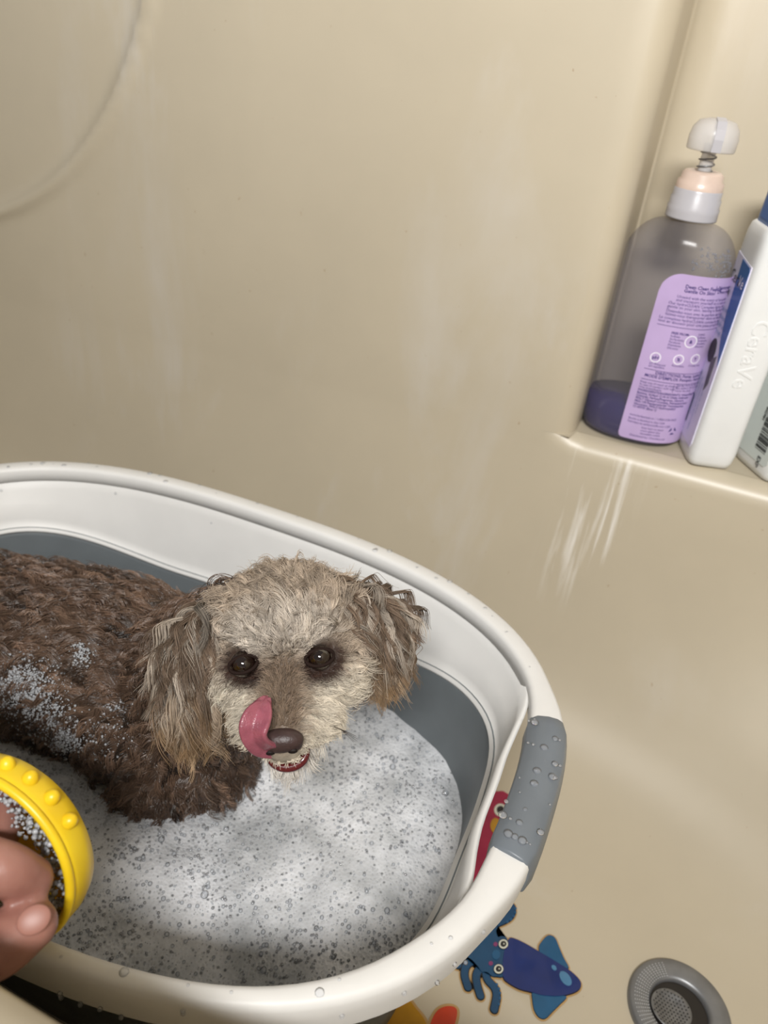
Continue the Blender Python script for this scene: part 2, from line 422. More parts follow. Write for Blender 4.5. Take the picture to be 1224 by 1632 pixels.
sq_piece('fin', shapes[1], .0012, M['s_blue']); sq_piece('fin', shapes[2], .0012, M['s_blue'])
hd = sq_piece('head', shapes[3], .00145, M['s_teal'])
sq_piece('mantle', shapes[0], .0018, M['s_navy'])
for k, (pth, wd) in enumerate(tents):
    if k in (0, 5):
        q = catmull(pth, 20); T = np.gradient(q, axis=0); T /= np.linalg.norm(T, axis=1)[:, None]; N = np.c_[-T[:, 1], T[:, 0]]
        sg = 1 if k == 0 else -1
        for i in range(9, 19, 2): sq_piece('sucker', disc(q[i]+sg*N[i]*24, 9, 10), .0014, M['s_blue'])
for c in ((530, 383), (497, 557)):
    e = sq_piece('eye', disc(c, 36), .0022, M['s_ink'])
    sq_piece('eye_ring', disc(c, 32), .0024, M['s_eye'], parent=e, th=.0005)
    sq_piece('pupil', disc(c, 21), .0026, M['s_ink'], parent=e, th=.0005)
    sq_piece('glint', disc((c[0]+3, c[1]), 5), .0028, M['s_eye'], parent=e, th=.0005)
for c in ((476, 382), (443, 515)): sq_piece('cheek', disc(c, 15), .0019, M['s_pink'])
sq_piece('mouth', disc((480, 455), 28, ry=34), .0019, M['s_blue'])
sq_piece('highlight', disc((962, 622), 32, ry=58, rot=-.62), .0022, M['s_pale']); sq_piece('highlight', disc((882, 547), 14, ry=22, rot=-.7), .0022, M['s_pale'])

st2 = root('octopus_sticker', (*PZ(775, 1340, 0)[:2], 0), 'magenta sea creature sticker glimpsed through the grey basket handle', 'sticker', 'sea creature stickers')
def st_piece(par, name, img, z, mat, grow=0, th=.0006): return poly_sticker(name, floor_pts(img), z, th, mat, par, grow)
blob = spline_closed([(800, 1262), (822, 1275), (828, 1310), (812, 1350), (800, 1390), (770, 1420), (735, 1420), (720, 1380), (730, 1320), (760, 1275)])
st_piece(st2, 'backing', blob, .0004, M['s_cream'], .0022, .0003); st_piece(st2, 'body', blob, .0008, M['s_magenta'])
for c in ((797, 1293), (765, 1297)):
    st_piece(st2, 'eye', disc(c, 10), .0015, M['s_eye']); st_piece(st2, 'pupil', disc(c, 6), .0021, M['s_ink'], th=.0004)
st_piece(st2, 'spot', disc((789, 1318), 8, ry=12), .0015, M['s_yellow']); st_piece(st2, 'spot', disc((812, 1283), 6), .0015, M['s_pink'])
st3 = root('fish_sticker', (*PZ(650, 1650, 0)[:2], 0), 'ochre and orange sticker under the front of the basket rim', 'sticker', 'sea creature stickers')
b3 = spline_closed([(600, 1600), (640, 1588), (662, 1608), (680, 1640), (660, 1690), (600, 1710), (560, 1680), (565, 1620)])
st_piece(st3, 'backing', b3, .0004, M['s_cream'], .002, .0003); st_piece(st3, 'body', b3, .0008, M['s_yellow'])
b4 = spline_closed([(697, 1612), (715, 1605), (728, 1612), (722, 1640), (705, 1665), (684, 1660), (685, 1635)])
st_piece(st3, 'backing', b4, .00042, M['s_cream'], .002, .0003); st_piece(st3, 'fin', b4, .0009, M['s_orange'])

# ------------------------------------------------------------------ collapsible basket
BC = np.array([-.278, .301]); BA, BB, BN = .279, .189, 2.7; RIM_Z = .243
NB = 160
TH = np.linspace(0, 2*math.pi, NB, endpoint=False)
# even out the spacing along the contour
def sup(a, b, n=BN, th=TH):
    c, s = np.cos(th), np.sin(th)
    r_ = (np.abs(c/a)**n+np.abs(s/b)**n)**(-1/n)
    return np.c_[r_*c, r_*s]
_dense = sup(BA, BB, th=np.linspace(0, 2*math.pi, 4001)); _L = np.r_[0, np.cumsum(np.linalg.norm(np.diff(_dense, axis=0), axis=1))]
_tt = np.interp(np.linspace(0, _L[-1], NB, endpoint=False), _L, np.linspace(0, 2*math.pi, 4001))
TH = _tt
OUT = sup(BA, BB, th=TH)
_T = np.roll(OUT, -1, 0)-np.roll(OUT, 1, 0); _T /= np.linalg.norm(_T, axis=1)[:, None]
NIN = np.c_[-_T[:, 1], _T[:, 0]]          # inward normal
HB = np.where(np.abs(OUT[:, 0]) > BA*.7, 1-smooth(np.abs(OUT[:, 1]-.012), .050, .092), 0.0)   # 1 in the handle zone
def bring(off, z, th=None):
    return np.c_[OUT+NIN*np.broadcast_to(off, (NB,))[:, None]+BC, np.broadcast_to(z, (NB,))]
basket = root('laundry_basket', (BC[0], BC[1], 0.004), 'white and grey collapsible oval basket standing in the tub, filled with suds', 'basket')
W = .0155-.005*smooth(-OUT[:, 1], .10, .17)+.0025*HB; OB = -.004*HB
EB = .026*smooth(np.abs(OUT[:, 0]), .08, .25)
pr = [(0.0012, -.026), (0.0, -.012), (.0003, -.0045), (.0014, -.0014), (.0036, -.0001)]
rimr = [bring(o+OB, RIM_Z+z) for o, z in pr]
rimr += [bring(W-.0035, RIM_Z), bring(W-.0012, RIM_Z-.0008), bring(W, RIM_Z-.0030), bring(W, RIM_Z-.013), bring(W-.003, RIM_Z-.0135), bring(.006+OB, RIM_Z-.010), bring(.004+OB, RIM_Z-.024)]
V, F = loft(rimr+[rimr[0]])
rim = mesh_obj('rim', V, F, M['white'], basket); recalc(rim)
HG = np.where(np.abs(OUT[:, 0]) > BA*.6, 1-smooth(np.abs(OUT[:, 1]-.012), .02, .11), 0.0)
GAP = .015*HG
wl = [(W-.002+GAP, RIM_Z-.006-.008*HG), (W+.0005+GAP*1.05, RIM_Z-.022-.006*HG), (.0235+.010*HG, RIM_Z-.045-.004*HG+EB*.6), (.0265+.0075*HG, RIM_Z-.070+EB), (.0285+.006*HG, RIM_Z-.077+EB), (.033+.006*HG, RIM_Z-.0785+EB)]
V, F = loft([bring(o, z) for o, z in wl])
uw = mesh_obj('upper_wall', V, F, M['white'], basket)
so = uw.modifiers.new('thick', 'SOLIDIFY'); so.thickness = .003; so.offset = -1
gl = [(.0300+.006*HG, RIM_Z-.077+EB), (.0325+.006*HG, RIM_Z-.085+EB), (.036+.005*HG, RIM_Z-.10+EB*.5), (.040+.004*HG, RIM_Z-.12), (.046, RIM_Z-.135), (.047, RIM_Z-.16), (.050, RIM_Z-.175), (.052, RIM_Z-.20)]
V, F = loft([bring(o, z) for o, z in gl])
gb = mesh_obj('collapsible_band', V, F, M['grey'], basket); gb['label'] = 'grey folding silicone band'
so = gb.modifiers.new('thick', 'SOLIDIFY'); so.thickness = .003; so.offset = -1
V, F = loft([bring(.052, RIM_Z-.199), bring(.055, .02), bring(.06, .006), bring(.075, .005), bring(.13, .005)], True, False, True)
bs = mesh_obj('base', V, F, M['white'], basket)
def grip(side):
    idx = [i for i in range(NB) if OUT[i, 0]*side > 0 and abs(OUT[i, 1]-.012) < .060]
    idx.sort(key=lambda i: OUT[i, 1])
    n = len(idx); rings_ = []
    for k, i in enumerate(idx):
        e = min(k, n-1-k); g = .0022*min(1, (e+.3)/1.3)
        w_ = W[i]-OB[i]; prf = [(-g, -.022-g), (-g-.0004, -.010), (-g+.002, -.001+g*.4), (.005, g+.0008), (w_*.5, g+.0016), (w_-.004, g+.0008), (w_+g-.0002, -.002), (w_+g+.0004, -.012), (w_+g-.002, -.018-g), (w_*.5, -.023-g), (.003, -.025-g)]; prf = [(o+OB[i], z) for o, z in prf]
        rings_.append(np.array([[OUT[i, 0]+NIN[i, 0]*o+BC[0], OUT[i, 1]+NIN[i, 1]*o+BC[1], RIM_Z+z] for o, z in prf]))
    V, F = loft(rings_, True, True, True)
    o = mesh_obj('handle_grip', V, F, M['grip'], basket); recalc(o)
    bevel_mod(o, .0012, 2, 40); return o
grip(1); grip(-1)
# water drops sitting on rim, grip and inner wall
P_, S_ = [], []
def drop(off, i, z, r_, flat=.45):
    P_.append((OUT[i, 0]+NIN[i, 0]*off+BC[0], OUT[i, 1]+NIN[i, 1]*off+BC[1], z)); S_.append(np.diag([r_, r_, r_*flat]))
for k in range(85):
    i = random.randrange(NB); r_ = random.choice([.0008, .0011, .0015, .0022])
    x, y = OUT[i]
    if abs(y-.012) < .050 and abs(x) > .2: drop(random.uniform(.001, W[i]-.002), i, RIM_Z+.0035, r_)
    elif HB[i] == 0: drop(random.uniform(.003, W[i]-.003), i, RIM_Z, r_, .3)
hz = [i for i in range(NB) if abs(OUT[i, 1]-.012) < .050 and OUT[i, 0] > .2]
for k in range(34):
    i = random.choice(hz); drop(OB[i]+random.uniform(.001, .024), i, RIM_Z+.0034, random.choice([.0007, .001, .0014, .0021, .0026]))
for k in range(40):
    i = random.randrange(NB)
    if HB[i] > 0: continue
    t_ = random.random(); P_.append((OUT[i, 0]+NIN[i, 0]*(W[i]+.0005+.003*t_)+BC[0], OUT[i, 1]+NIN[i, 1]*(W[i]+.0005+.003*t_)+BC[1], RIM_Z-.018-.03*t_)); S_.append(np.diag([.0012]*3))
for k in range(30):
    i = random.choice([j for j in range(NB) if OUT[j, 0] > .0 and OUT[j, 1] < .1]); P_.append((*(OUT[i]-NIN[i]*.0002+BC), RIM_Z-random.uniform(.006, .025))); S_.append(np.diag([.0012]*3))
dr = blobs('water_droplet', np.array(P_), np.array(S_), M['drop'], basket, ICO2); dr['kind'] = 'stuff'

# ------------------------------------------------------------------ water and suds in the basket
FZ = .120
def noise2(x, y, k=6, seed=0, f0=20.0):
    g = np.random.default_rng(seed); v = 0*x
    for i in range(k):
        a = g.uniform(0, 2*math.pi); f = f0*(1.55**i)*g.uniform(.8, 1.2)
        v = v+np.sin(f*(x*math.cos(a)+y*math.sin(a))*2+g.uniform(0, 6.28)+1.5*np.sin(f*.6*(y*math.cos(a)-x*math.sin(a))))/(1.35**i)
    return v/2.2
def foam_h(x, y):
    m1 = np.exp(-(((x+.20)/.07)**2+((y-.215)/.05)**2))
    m2 = np.exp(-(((x+.30)/.10)**2+((y-.24)/.05)**2))
    return FZ+.0028*noise2(x, y, 6, 3, 18)+.010*m1+.006*m2
fo = .0405+.004*HG
inner = OUT+NIN*fo[:, None]+BC
frings = []
for s_ in np.r_[np.linspace(1.0, .06, 70)]:
    q = BC+(inner-BC)*s_
    frings.append(np.c_[q, foam_h(q[:, 0], q[:, 1])])
V, F = loft(frings, True, False, True)
t = NT('soap_foam')
v = t.coords()
vo = t.add('ShaderNodeTexVoronoi', Scale=420.0); t.link(v, vo.inputs['Vector'])
vo2 = t.add('ShaderNodeTexVoronoi', Scale=1100.0); t.link(v, vo2.inputs['Vector'])
vo3 = t.add('ShaderNodeTexVoronoi', Scale=170.0); t.link(v, vo3.inputs['Vector'])
n1 = t.add('ShaderNodeTexNoise', Scale=16.0, Detail=4.0, Roughness=.6); t.link(v, n1.inputs['Vector'])
n2 = t.add('ShaderNodeTexNoise', Scale=90.0, Detail=3.0); t.link(v, n2.inputs['Vector'])
base = t.ramp(n1.outputs['Fac'], [(.34, lin((184, 187, 190))), (.62, lin((240, 242, 246)))]).outputs[0]
fine = t.ramp(n2.outputs['Fac'], [(.35, (.90, .90, .90)), (.65, (1, 1, 1))]).outputs[0]
c1 = t.mix(1.0, base, fine, 'MULTIPLY')
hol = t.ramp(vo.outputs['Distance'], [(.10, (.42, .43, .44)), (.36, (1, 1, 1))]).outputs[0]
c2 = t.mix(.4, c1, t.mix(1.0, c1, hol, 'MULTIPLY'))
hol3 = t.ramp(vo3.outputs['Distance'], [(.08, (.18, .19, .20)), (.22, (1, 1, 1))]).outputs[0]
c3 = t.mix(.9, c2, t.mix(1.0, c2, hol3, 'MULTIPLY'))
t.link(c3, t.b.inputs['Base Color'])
t.b.inputs['Roughness'].default_value = .3; t.b.inputs['Specular IOR Level'].default_value = .6
t.b.inputs['Subsurface Weight'].default_value = .0; t.b.inputs['Subsurface Radius'].default_value = (.006, .006, .006); t.b.inputs['Subsurface Scale'].default_value = .5
ad = t.add('ShaderNodeMath', _operation='ADD'); t.link(vo.outputs['Distance'], ad.inputs[0]); t.link(vo2.outputs['Distance'], ad.inputs[1])
t.bump(vo.outputs['Distance'], .35, .0012)
M['foam'] = t.m
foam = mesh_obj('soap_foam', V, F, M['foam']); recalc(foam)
tag(foam, 'white soap suds covering the water inside the basket', 'foam', None, 'stuff')
k = 7000
s_ = np.sqrt(RNG.random(k)); i_ = RNG.integers(0, NB, k); f_ = RNG.random(k)[:, None]
q = BC+((inner[i_]*(1-f_)+inner[(i_+1) % NB]*f_)-BC)*(s_*.985)[:, None]
rad = .00035+.0012*RNG.random(k)**4
rad[:80] = .0014+.0012*RNG.random(80)
Pb = np.c_[q, foam_h(q[:, 0], q[:, 1])+rad*.25]
bub = blobs('soap_bubble', Pb, rad, M['bubble'], None, ICO2)
k = 2600
s_ = np.sqrt(RNG.random(k*4)); i_ = RNG.integers(0, NB, k*4); f_ = RNG.random(k*4)[:, None]
q = BC+((inner[i_]*(1-f_)+inner[(i_+1) % NB]*f_)-BC)*(s_*.985)[:, None]
q = q[noise2(q[:, 0], q[:, 1], 4, 9, 26)+.5*RNG.normal(size=len(q)) > .1][:k]
M['glint'] = clear_mat('sparkle_gloss', (250, 251, 255), .75, .06, 2.4)
gb_ = blobs('sparkle_bubble', np.c_[q, foam_h(q[:, 0], q[:, 1])+.0003], .0005+.0006*RNG.random(len(q)), M['glint'], foam, ICO2); gb_['kind'] = 'stuff'  # tiny over-reflective spheres added to make the suds sparkle
tag(bub, 'clear soap bubbles scattered over the suds', 'bubbles', None, 'stuff')

# ------------------------------------------------------------------ dog
HEAD_C = PX(456, 993, .428)
TILT = math.radians(4.5); AF = math.radians(40)
HX = math.cos(TILT)*CR+math.sin(TILT)*CU; _up = -math.sin(TILT)*CR+math.cos(TILT)*CU
HY = math.cos(AF)*(-FW)-math.sin(AF)*_up          # the way the face points
HZ = math.cos(AF)*_up+math.sin(AF)*(-FW)
HM = np.c_[HX, HY, HZ]
def HL(x, y, z):                                   # head-local centimetres -> world
    return HEAD_C+HM@(np.array([x, y, z])*.01)
def head_loc(P): return (P-HEAD_C)@HM*100.0

def ell_matrix(axes, R=None):
    A = np.diag(axes); return A if R is None else R@A
def union_mesh(name, pieces, voxel, iters, mat, parent=None):
    """pieces: (centre, 3x3 matrix) ellipsoids merged into one continuous skin"""
    P = np.array([p[0] for p in pieces]); S = np.array([p[1] for p in pieces])
    o = blobs(name, P, S, mat, None, ICO3)
    rm = o.modifiers.new('r', 'REMESH'); rm.mode = 'VOXEL'; rm.voxel_size = voxel
    sm = o.modifiers.new('s', 'SMOOTH'); sm.factor = .5; sm.iterations = iters
    dg = bpy.context.evaluated_depsgraph_get(); dg.update()
    me = bpy.data.meshes.new_from_object(o.evaluated_get(dg)); bpy.data.objects.remove(o)
    me.name = name; me.materials.clear(); me.materials.append(mat)
    me.polygons.foreach_set('use_smooth', [True]*len(me.polygons))
    return new_obj(name, me, parent)
def chain(a, b, ra, rb, n=7, flat=None):
    """tapered capsule as overlapping spheres; flat = (axis, factor) squashes it"""
    out = []
    for t_ in np.linspace(0, 1, n):
        S = np.eye(3)*(ra*(1-t_)+rb*t_)
        if flat is not None:
            ax = flat[0]/np.linalg.norm(flat[0]); S = S@(np.eye(3)-(1-flat[1])*np.outer(ax, ax))
        out.append((np.array(a)*(1-t_)+np.array(b)*t_, S))
    return out
pc = []
cm = .01
def hl_ball(x, y, z, rx, ry, rz): pc.append((HL(x, y, z), HM@np.diag([rx*cm, ry*cm, rz*cm])))
hl_ball(0, .2, -.15, 3.55, 3.3, 2.40)            # cranium
hl_ball(0, 1.6, 1.15, 2.8, 1.7, 1.25)           # brow
hl_ball(-2.2, 1.6, -1.2, 1.8, 2.2, 2.2); hl_ball(2.2, 1.6, -1.2, 1.8, 2.2, 2.2)   # cheeks
pc += chain(HL(0, 2.6, -.9), HL(0, 6.5, -1.35), .019, .0125, 8)                   # muzzle
hl_ball(-1.2, 4.9, -1.7, 1.3, 1.7, 1.1); hl_ball(1.2, 4.9, -1.7, 1.3, 1.7, 1.1)     # flews
pc += chain(HL(0, 1.6, -3.0), HL(0, 5.7, -3.45), .014, .0085, 7)                  # lower jaw
neck0, neck1 = np.array([-.265, .325, .178]), HL(0, -1.7, -2.6)
pc += chain(neck0, neck1, .057, .034, 9)
spine = np.array([(-.465, .318, .146), (-.42, .322, .152), (-.36, .327, .160), (-.31, .328, .166), (-.275, .325, .160)])
for p, r_ in zip(catmull(spine, 12), np.linspace(.068, .071, 12)): pc.append((p, np.diag([r_, r_*.93, r_*1.08])))
pc += chain((-.262, .322, .15), (-.248, .315, .135), .058, .047, 5)              # chest
for y_, x0 in ((.285, -.245), (.350, -.250)):                                    # forelegs
    pc += chain((x0-.01, y_, .13), (x0, y_, .075), .032, .021, 6); pc += chain((x0, y_, .075), (x0+.004, y_, .030), .019, .015, 5)
    pc.append((np.array([x0+.014, y_, .020]), np.diag([.024, .016, .012])))
for y_ in (.285, .355):                                                          # hind legs: thigh, shank, hock, paw
    pc += chain((-.465, y_, .145), (-.440, y_, .085), .045, .028, 6); pc += chain((-.440, y_, .085), (-.480, y_, .055), .023, .015, 5)
    pc += chain((-.480, y_, .055), (-.474, y_, .022), .014, .013, 4); pc.append((np.array([-.460, y_, .020]), np.diag([.024, .016, .012])))
pc += chain((-.505, .322, .190), (-.520, .325, .245), .016, .012, 6)              # docked tail
earL = [PX(338, 985, .430), PX(315, 1040, .425), PX(308, 1100, .421)]
earR = [PX(568, 958, .432), PX(604, 985, .438), PX(610, 1028, .438)]
for E_, w0, w1 in ((earL, .012, .0135), (earR, .012, .0135)):
    pc += chain(E_[0], E_[1], w0, w1, 5, (FW, .35)); pc += chain(E_[1], E_[2], w1, w1*.9, 5, (FW, .35))
# skin material: short wet undercoat
def fur_skin():
    t = NT('wet_undercoat'); v = t.coords()
    n = t.add('ShaderNodeTexNoise', Scale=60.0, Detail=6.0, Roughness=.7); t.link(v, n.inputs['Vector'])
    at_ = t.add('ShaderNodeAttribute'); at_.attribute_name = 'coat'
    f = t.ramp(n.outputs['Fac'], [(.3, (.55, .52, .50)), (.7, (1, 1, 1))]).outputs[0]
    t.link(t.mix(1.0, at_.outputs['Color'], f, 'MULTIPLY'), t.b.inputs['Base Color'])
    t.b.inputs['Roughness'].default_value = .5
    n2 = t.add('ShaderNodeTexNoise', Scale=220.0, Detail=4.0); t.link(v, n2.inputs['Vector']); t.bump(n2.outputs['Fac'], .6, .002)
    return t.m
M['skin'] = fur_skin()
dogroot = root('dog', (-.34, .335, .006), 'small curly brown and cream dog standing in suds, licking its nose', 'dog')
dog = union_mesh('body', pc, .0032, 5, M['skin'], dogroot)

# --- coat colour as a property of the animal (head-local centimetres / world)
EYES = np.array([(-2.02, 3.40, .72), (2.05, 3.30, .66)])
c_body, c_body2 = np.array(lin((102, 81, 67))), np.array(lin((142, 120, 102)))
c_top, c_brow = np.array(lin((172, 156, 138))), np.array(lin((205, 195, 182)))
c_bridge, c_muz, c_chin = np.array(lin((128, 110, 93))), np.array(lin((205, 195, 178))), np.array(lin((222, 216, 208)))
c_eye, c_ear, c_tan = np.array(lin((62, 44, 36))), np.array(lin((112, 95, 80))), np.array(lin((158, 128, 92)))
def coat(P):
    q = head_loc(P); x, y, z = q.T
    n = noise2(P[:, 0]+P[:, 2], P[:, 1]-P[:, 2], 4, 5, 60)[:, None]
    c = np.where(n > .1, c_body, c_body*.85)+np.clip(n, 0, 1)*.25*(c_body2-c_body)
    def mixin(c, f, k): return c*(1-f[:, None])+k*f[:, None]
    inhead = smooth(-np.sqrt((x/4.9)**2+((y-1.4)/8.0)**2+((z+.2)/5.2)**2), -1.06, -.94)*smooth(y, -4.6, -3.2)
    hc = np.tile(c_top, (len(P), 1))
    hc = mixin(hc, smooth(y, .8, 2.6)*smooth(z, .6, 1.6)*.9, c_brow)                  # pale brows
    hc = mixin(hc, smooth(y, 1.5, 3.0)*smooth(-z, -.4, .8), c_muz)                    # pale cheeks and muzzle
    br = smooth(-np.abs(x), -1.35, -.55)*smooth(y, 2.8, 3.8)*smooth(z, -1.6, -.6)
    hc = mixin(hc, br, c_bridge)                                                       # darker bridge
    for e in EYES:
        d = np.sqrt(((x-e[0])/1.15)**2+((y-e[1])/1.5)**2+((z-e[2]+.25)/.95)**2)
        hc = mixin(hc, 1-smooth(d, .75, 1.35), c_eye)
    hc = mixin(hc, smooth(-z, 2.6, 3.4), c_chin)
    hc = mixin(hc, smooth(-y, 1.2, 3.6)*.8, c_ear)
    return mixin(c, inhead, np.array(hc))
nv = len(dog.data.vertices); co = np.empty(nv*3); dog.data.vertices.foreach_get('co', co); co = co.reshape(-1, 3)
co = co+np.array(dogroot.location)*0
cc = coat(co)
att = dog.data.color_attributes.new('coat', 'FLOAT_COLOR', 'POINT')
att.data.foreach_set('color', np.c_[cc*.8, np.ones(nv)].ravel())

# --- hair
def hair_mat(name, rough=.45, spec=.35):
    t = NT(name); at_ = t.add('ShaderNodeAttribute'); at_.attribute_name = 'tint'
    hi = t.add('ShaderNodeHairInfo')
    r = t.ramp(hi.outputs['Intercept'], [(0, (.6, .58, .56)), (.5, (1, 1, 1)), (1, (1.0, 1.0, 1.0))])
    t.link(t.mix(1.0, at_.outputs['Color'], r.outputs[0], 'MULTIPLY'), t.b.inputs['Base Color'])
    t.b.inputs['Roughness'].default_value = rough; t.b.inputs['Specular IOR Level'].default_value = spec
    return t.m
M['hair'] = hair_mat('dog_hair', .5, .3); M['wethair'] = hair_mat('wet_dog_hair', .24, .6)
def hair_obj(name, PTS, R, tint, mat, parent):
    k, n = PTS.shape[:2]
    hc = bpy.data.hair_curves.new(name); hc.add_curves([n]*k)
    hc.attributes['position'].data.foreach_set('vector', PTS.astype(np.float32).ravel())
    ra = hc.attributes.get('radius') or hc.attributes.new('radius', 'FLOAT', 'POINT')
    ra.data.foreach_set('value', R.astype(np.float32).ravel())
    ta = hc.attributes.new('tint', 'FLOAT_COLOR', 'CURVE')
    ta.data.foreach_set('color', np.c_[tint, np.ones(k)].astype(np.float32).ravel())
    hc.materials.append(mat)
    o = new_obj(name, hc, parent); o['kind'] = 'stuff'
    return o
def sample(me, k, weight=None):
    me.calc_loop_triangles(); nt = len(me.loop_triangles)
    tri = np.empty(nt*3, np.int32); me.loop_triangles.foreach_get('vertices', tri); tri = tri.reshape(-1, 3)
    vco = np.empty(len(me.vertices)*3); me.vertices.foreach_get('co', vco); vco = vco.reshape(-1, 3)
    vn = np.empty(len(me.vertices)*3); me.vertices.foreach_get('normal', vn); vn = vn.reshape(-1, 3)
    a, b, c = vco[tri[:, 0]], vco[tri[:, 1]], vco[tri[:, 2]]
    ar = np.linalg.norm(np.cross(b-a, c-a), axis=1)
    if weight is not None: ar = ar*weight((a+b+c)/3)
    ar /= ar.sum(); t_ = RNG.choice(nt, k, p=ar)
    u, v = RNG.random(k), RNG.random(k); f = u+v > 1; u[f] = 1-u[f]; v[f] = 1-v[f]
    w_ = 1-u-v
    P = a[t_]*w_[:, None]+b[t_]*u[:, None]+c[t_]*v[:, None]
    N = vn[tri[t_, 0]]*w_[:, None]+vn[tri[t_, 1]]*u[:, None]+vn[tri[t_, 2]]*v[:, None]
    return P, N/np.linalg.norm(N, axis=1)[:, None]
def unit(v): return v/np.maximum(np.linalg.norm(v, axis=-1, keepdims=True), 1e-9)
def strands(P, N, D, L, nseg, lift, curl, turns, clump, spread, nguide, seed=0, grav=0.0, jit=.1, phase_coherent=None, wave2d=0.0):
    """guide curves with curl; every hair follows its nearest guide.
    D lay direction, L length, lift 0..1 start along normal, curl amplitude (fraction of length), turns per strand"""
    g = np.random.default_rng(seed); k = len(P)
    gi = g.choice(k, min(nguide, k), replace=False)
    kd = kdtree.KDTree(len(gi))
    for j, i in enumerate(gi): kd.insert(P[i], j)
    kd.balance()
    near = np.array([kd.find(p)[1] for p in P])
    ng = len(gi); t = np.linspace(0, 1, nseg)
    GN, GD, GL = N[gi], D[gi], L[gi]
    GD = unit(GD+jit*g.normal(size=GD.shape)); GD = unit(GD-(np.sum(GD*GN, 1, keepdims=True))*GN*.9)
    disp = np.zeros((ng, nseg, 3)); cur = np.zeros((ng, 3))
    lf = lift*(1+.35*g.normal(size=ng))[:, None]
    for s_ in range(1, nseg):
        u_ = (s_-.5)/(nseg-1)
        v = unit(GN*np.clip(lf, .02, 2)*(1-u_)**1.2+GD*(.25+u_)+np.array([0, 0, -1.0])*grav*u_)
        cur = cur+v*(GL/(nseg-1))[:, None]; disp[:, s_] = cur
    B = unit(np.cross(GD, GN)); ph = g.uniform(0, 6.28, ng)
    if phase_coherent is not None: ph = phase_coherent(P[gi])+g.normal(size=ng)*.7
    tn = turns*(1+.25*g.normal(size=ng)); am = (curl if np.isscalar(curl) else curl[gi])*GL*(1+.3*g.normal(size=ng))
    ang = 2*math.pi*tn[:, None]*t[None]+ph[:, None]
    env = np.minimum(1, t*2.2)[None]
    off = (np.cos(ang)-np.cos(ph)[:, None])[..., None]*B[:, None]+(1-wave2d)*(np.sin(ang)-np.sin(ph)[:, None])[..., None]*GN[:, None]
    disp = disp+off*(am[:, None]*env)[..., None]
    ln = L/np.maximum(GL[near], 1e-6)*(1+.12*g.normal(size=k))
    X = P[:, None]+disp[near]*np.clip(ln, .5, 1.3)[:, None, None]
    pull = (P[gi][near]-P)[:, None]*(clump*t**1.1)[None, :, None]
    X = X+pull+g.normal(size=(k, 1, 3))*spread*(t**1.4)[None, :, None]
    return X, near
def radii(k, nseg, r0, r1, seed=0):
    g = np.random.default_rng(seed); t = np.linspace(0, 1, nseg)
    return (r0*(1-t**1.5)+r1*t**1.5)[None]*g.uniform(.7, 1.3, k)[:, None]
def tint_for(P, near, amp=.14, gamp=.16, seed=0):
    g = np.random.default_rng(seed); c = coat(P)
    gg = 1+gamp*g.normal(size=near.max()+1)
    return np.clip(c*(gg[near]*(1+amp*g.normal(size=len(P))))[:, None], .004, .9)

def head_w(P):
    q = head_loc(P); x, y, z = q.T
    return (np.sqrt((x/4.8)**2+((y-1.4)/7.6)**2+((z+.2)/5.2)**2) < 1.0)*(y > -4.2)*1.0
def ear_d(P):
    d = np.full(len(P), 9.0)
    for E_ in (earL, earR):
        for a, b in ((E_[0], E_[1]), (E_[1], E_[2])):
            ab = b-a; t_ = np.clip(((P-a)@ab)/(ab@ab), 0, 1); d = np.minimum(d, np.linalg.norm(P-(a+t_[:, None]*ab), axis=1))
    return d
is_ear = lambda P: (ear_d(P) < .0185)*(np.abs(head_loc(P)[:, 0]) > 3.6)
# body coat: flat wet waves lying towards tail and belly
wt = lambda P: (1-head_w(P))*(1-is_ear(P))*(P[:, 2] > .105)*np.where(P[:, 0] < -.53, .3, 1)
P, N = sample(dog.data, 46000, wt)
D = np.tile(np.array([-.75, -.05, -.55]), (len(P), 1)); D[:, 2] += np.where(P[:, 2] > .20, .45, 0)
chest = smooth(P[:, 0], -.27, -.20); D += chest[:, None]*np.array([.5, -.2, -.9]); D = unit(D-np.sum(D*N, 1, keepdims=True)*N)
L = .0125+.005*RNG.random(len(P))+.003*smooth(P[:, 2], .215, .245)+.006*chest
X, near = strands(P, N, D, L*1.12, 10, .20, .12, 1.35, .93, .00032, 2700, 21, .10, .24, lambda q: q[:, 0]*260+q[:, 2]*150, .35)
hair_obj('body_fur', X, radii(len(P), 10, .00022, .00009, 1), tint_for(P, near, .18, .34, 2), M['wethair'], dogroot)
# head coat
def eye_clear(P):
    q = head_loc(P); d = np.min([np.sqrt(((q[:, 0]-e[0])/.86)**2+((q[:, 2]-e[2])/.70)**2+((q[:, 1]-e[1])/1.6)**2) for e in EYES], axis=0)
    return d
def nose_clear(P):
    q = head_loc(P); return (np.sqrt((q[:, 0]/1.15)**2+((q[:, 1]-7.4)/1.0)**2+((q[:, 2]+.75)/.95)**2) > 1)*(np.sqrt((q[:, 0]/1.35)**2+((q[:, 1]-6.6)/1.7)**2+((q[:, 2]+2.75)/.95)**2) > 1)
wh = lambda P: head_w(P)*(1-is_ear(P))*(eye_clear(P) > 1)*nose_clear(P)
P, N = sample(dog.data, 42000, wh)
q = head_loc(P); x, y, z = q.T
muz = smooth(y, 2.9, 4.4)
away = unit(np.c_[x*.35, -1.0+0*x, .55+0*x])                  # crown: sweep up and back
side = unit(np.c_[np.sign(x)*1.0, .15+0*x, -.75+0*x])         # cheeks: out and down
mz = unit(np.c_[x*.9, .25+0*x, -.55-.2*np.abs(x)])            # muzzle: out and down
top_ = smooth(z, -.2, 1.5)[:, None]
Dl = (away*top_+side*(1-top_))*(1-muz[:, None])+mz*muz[:, None]
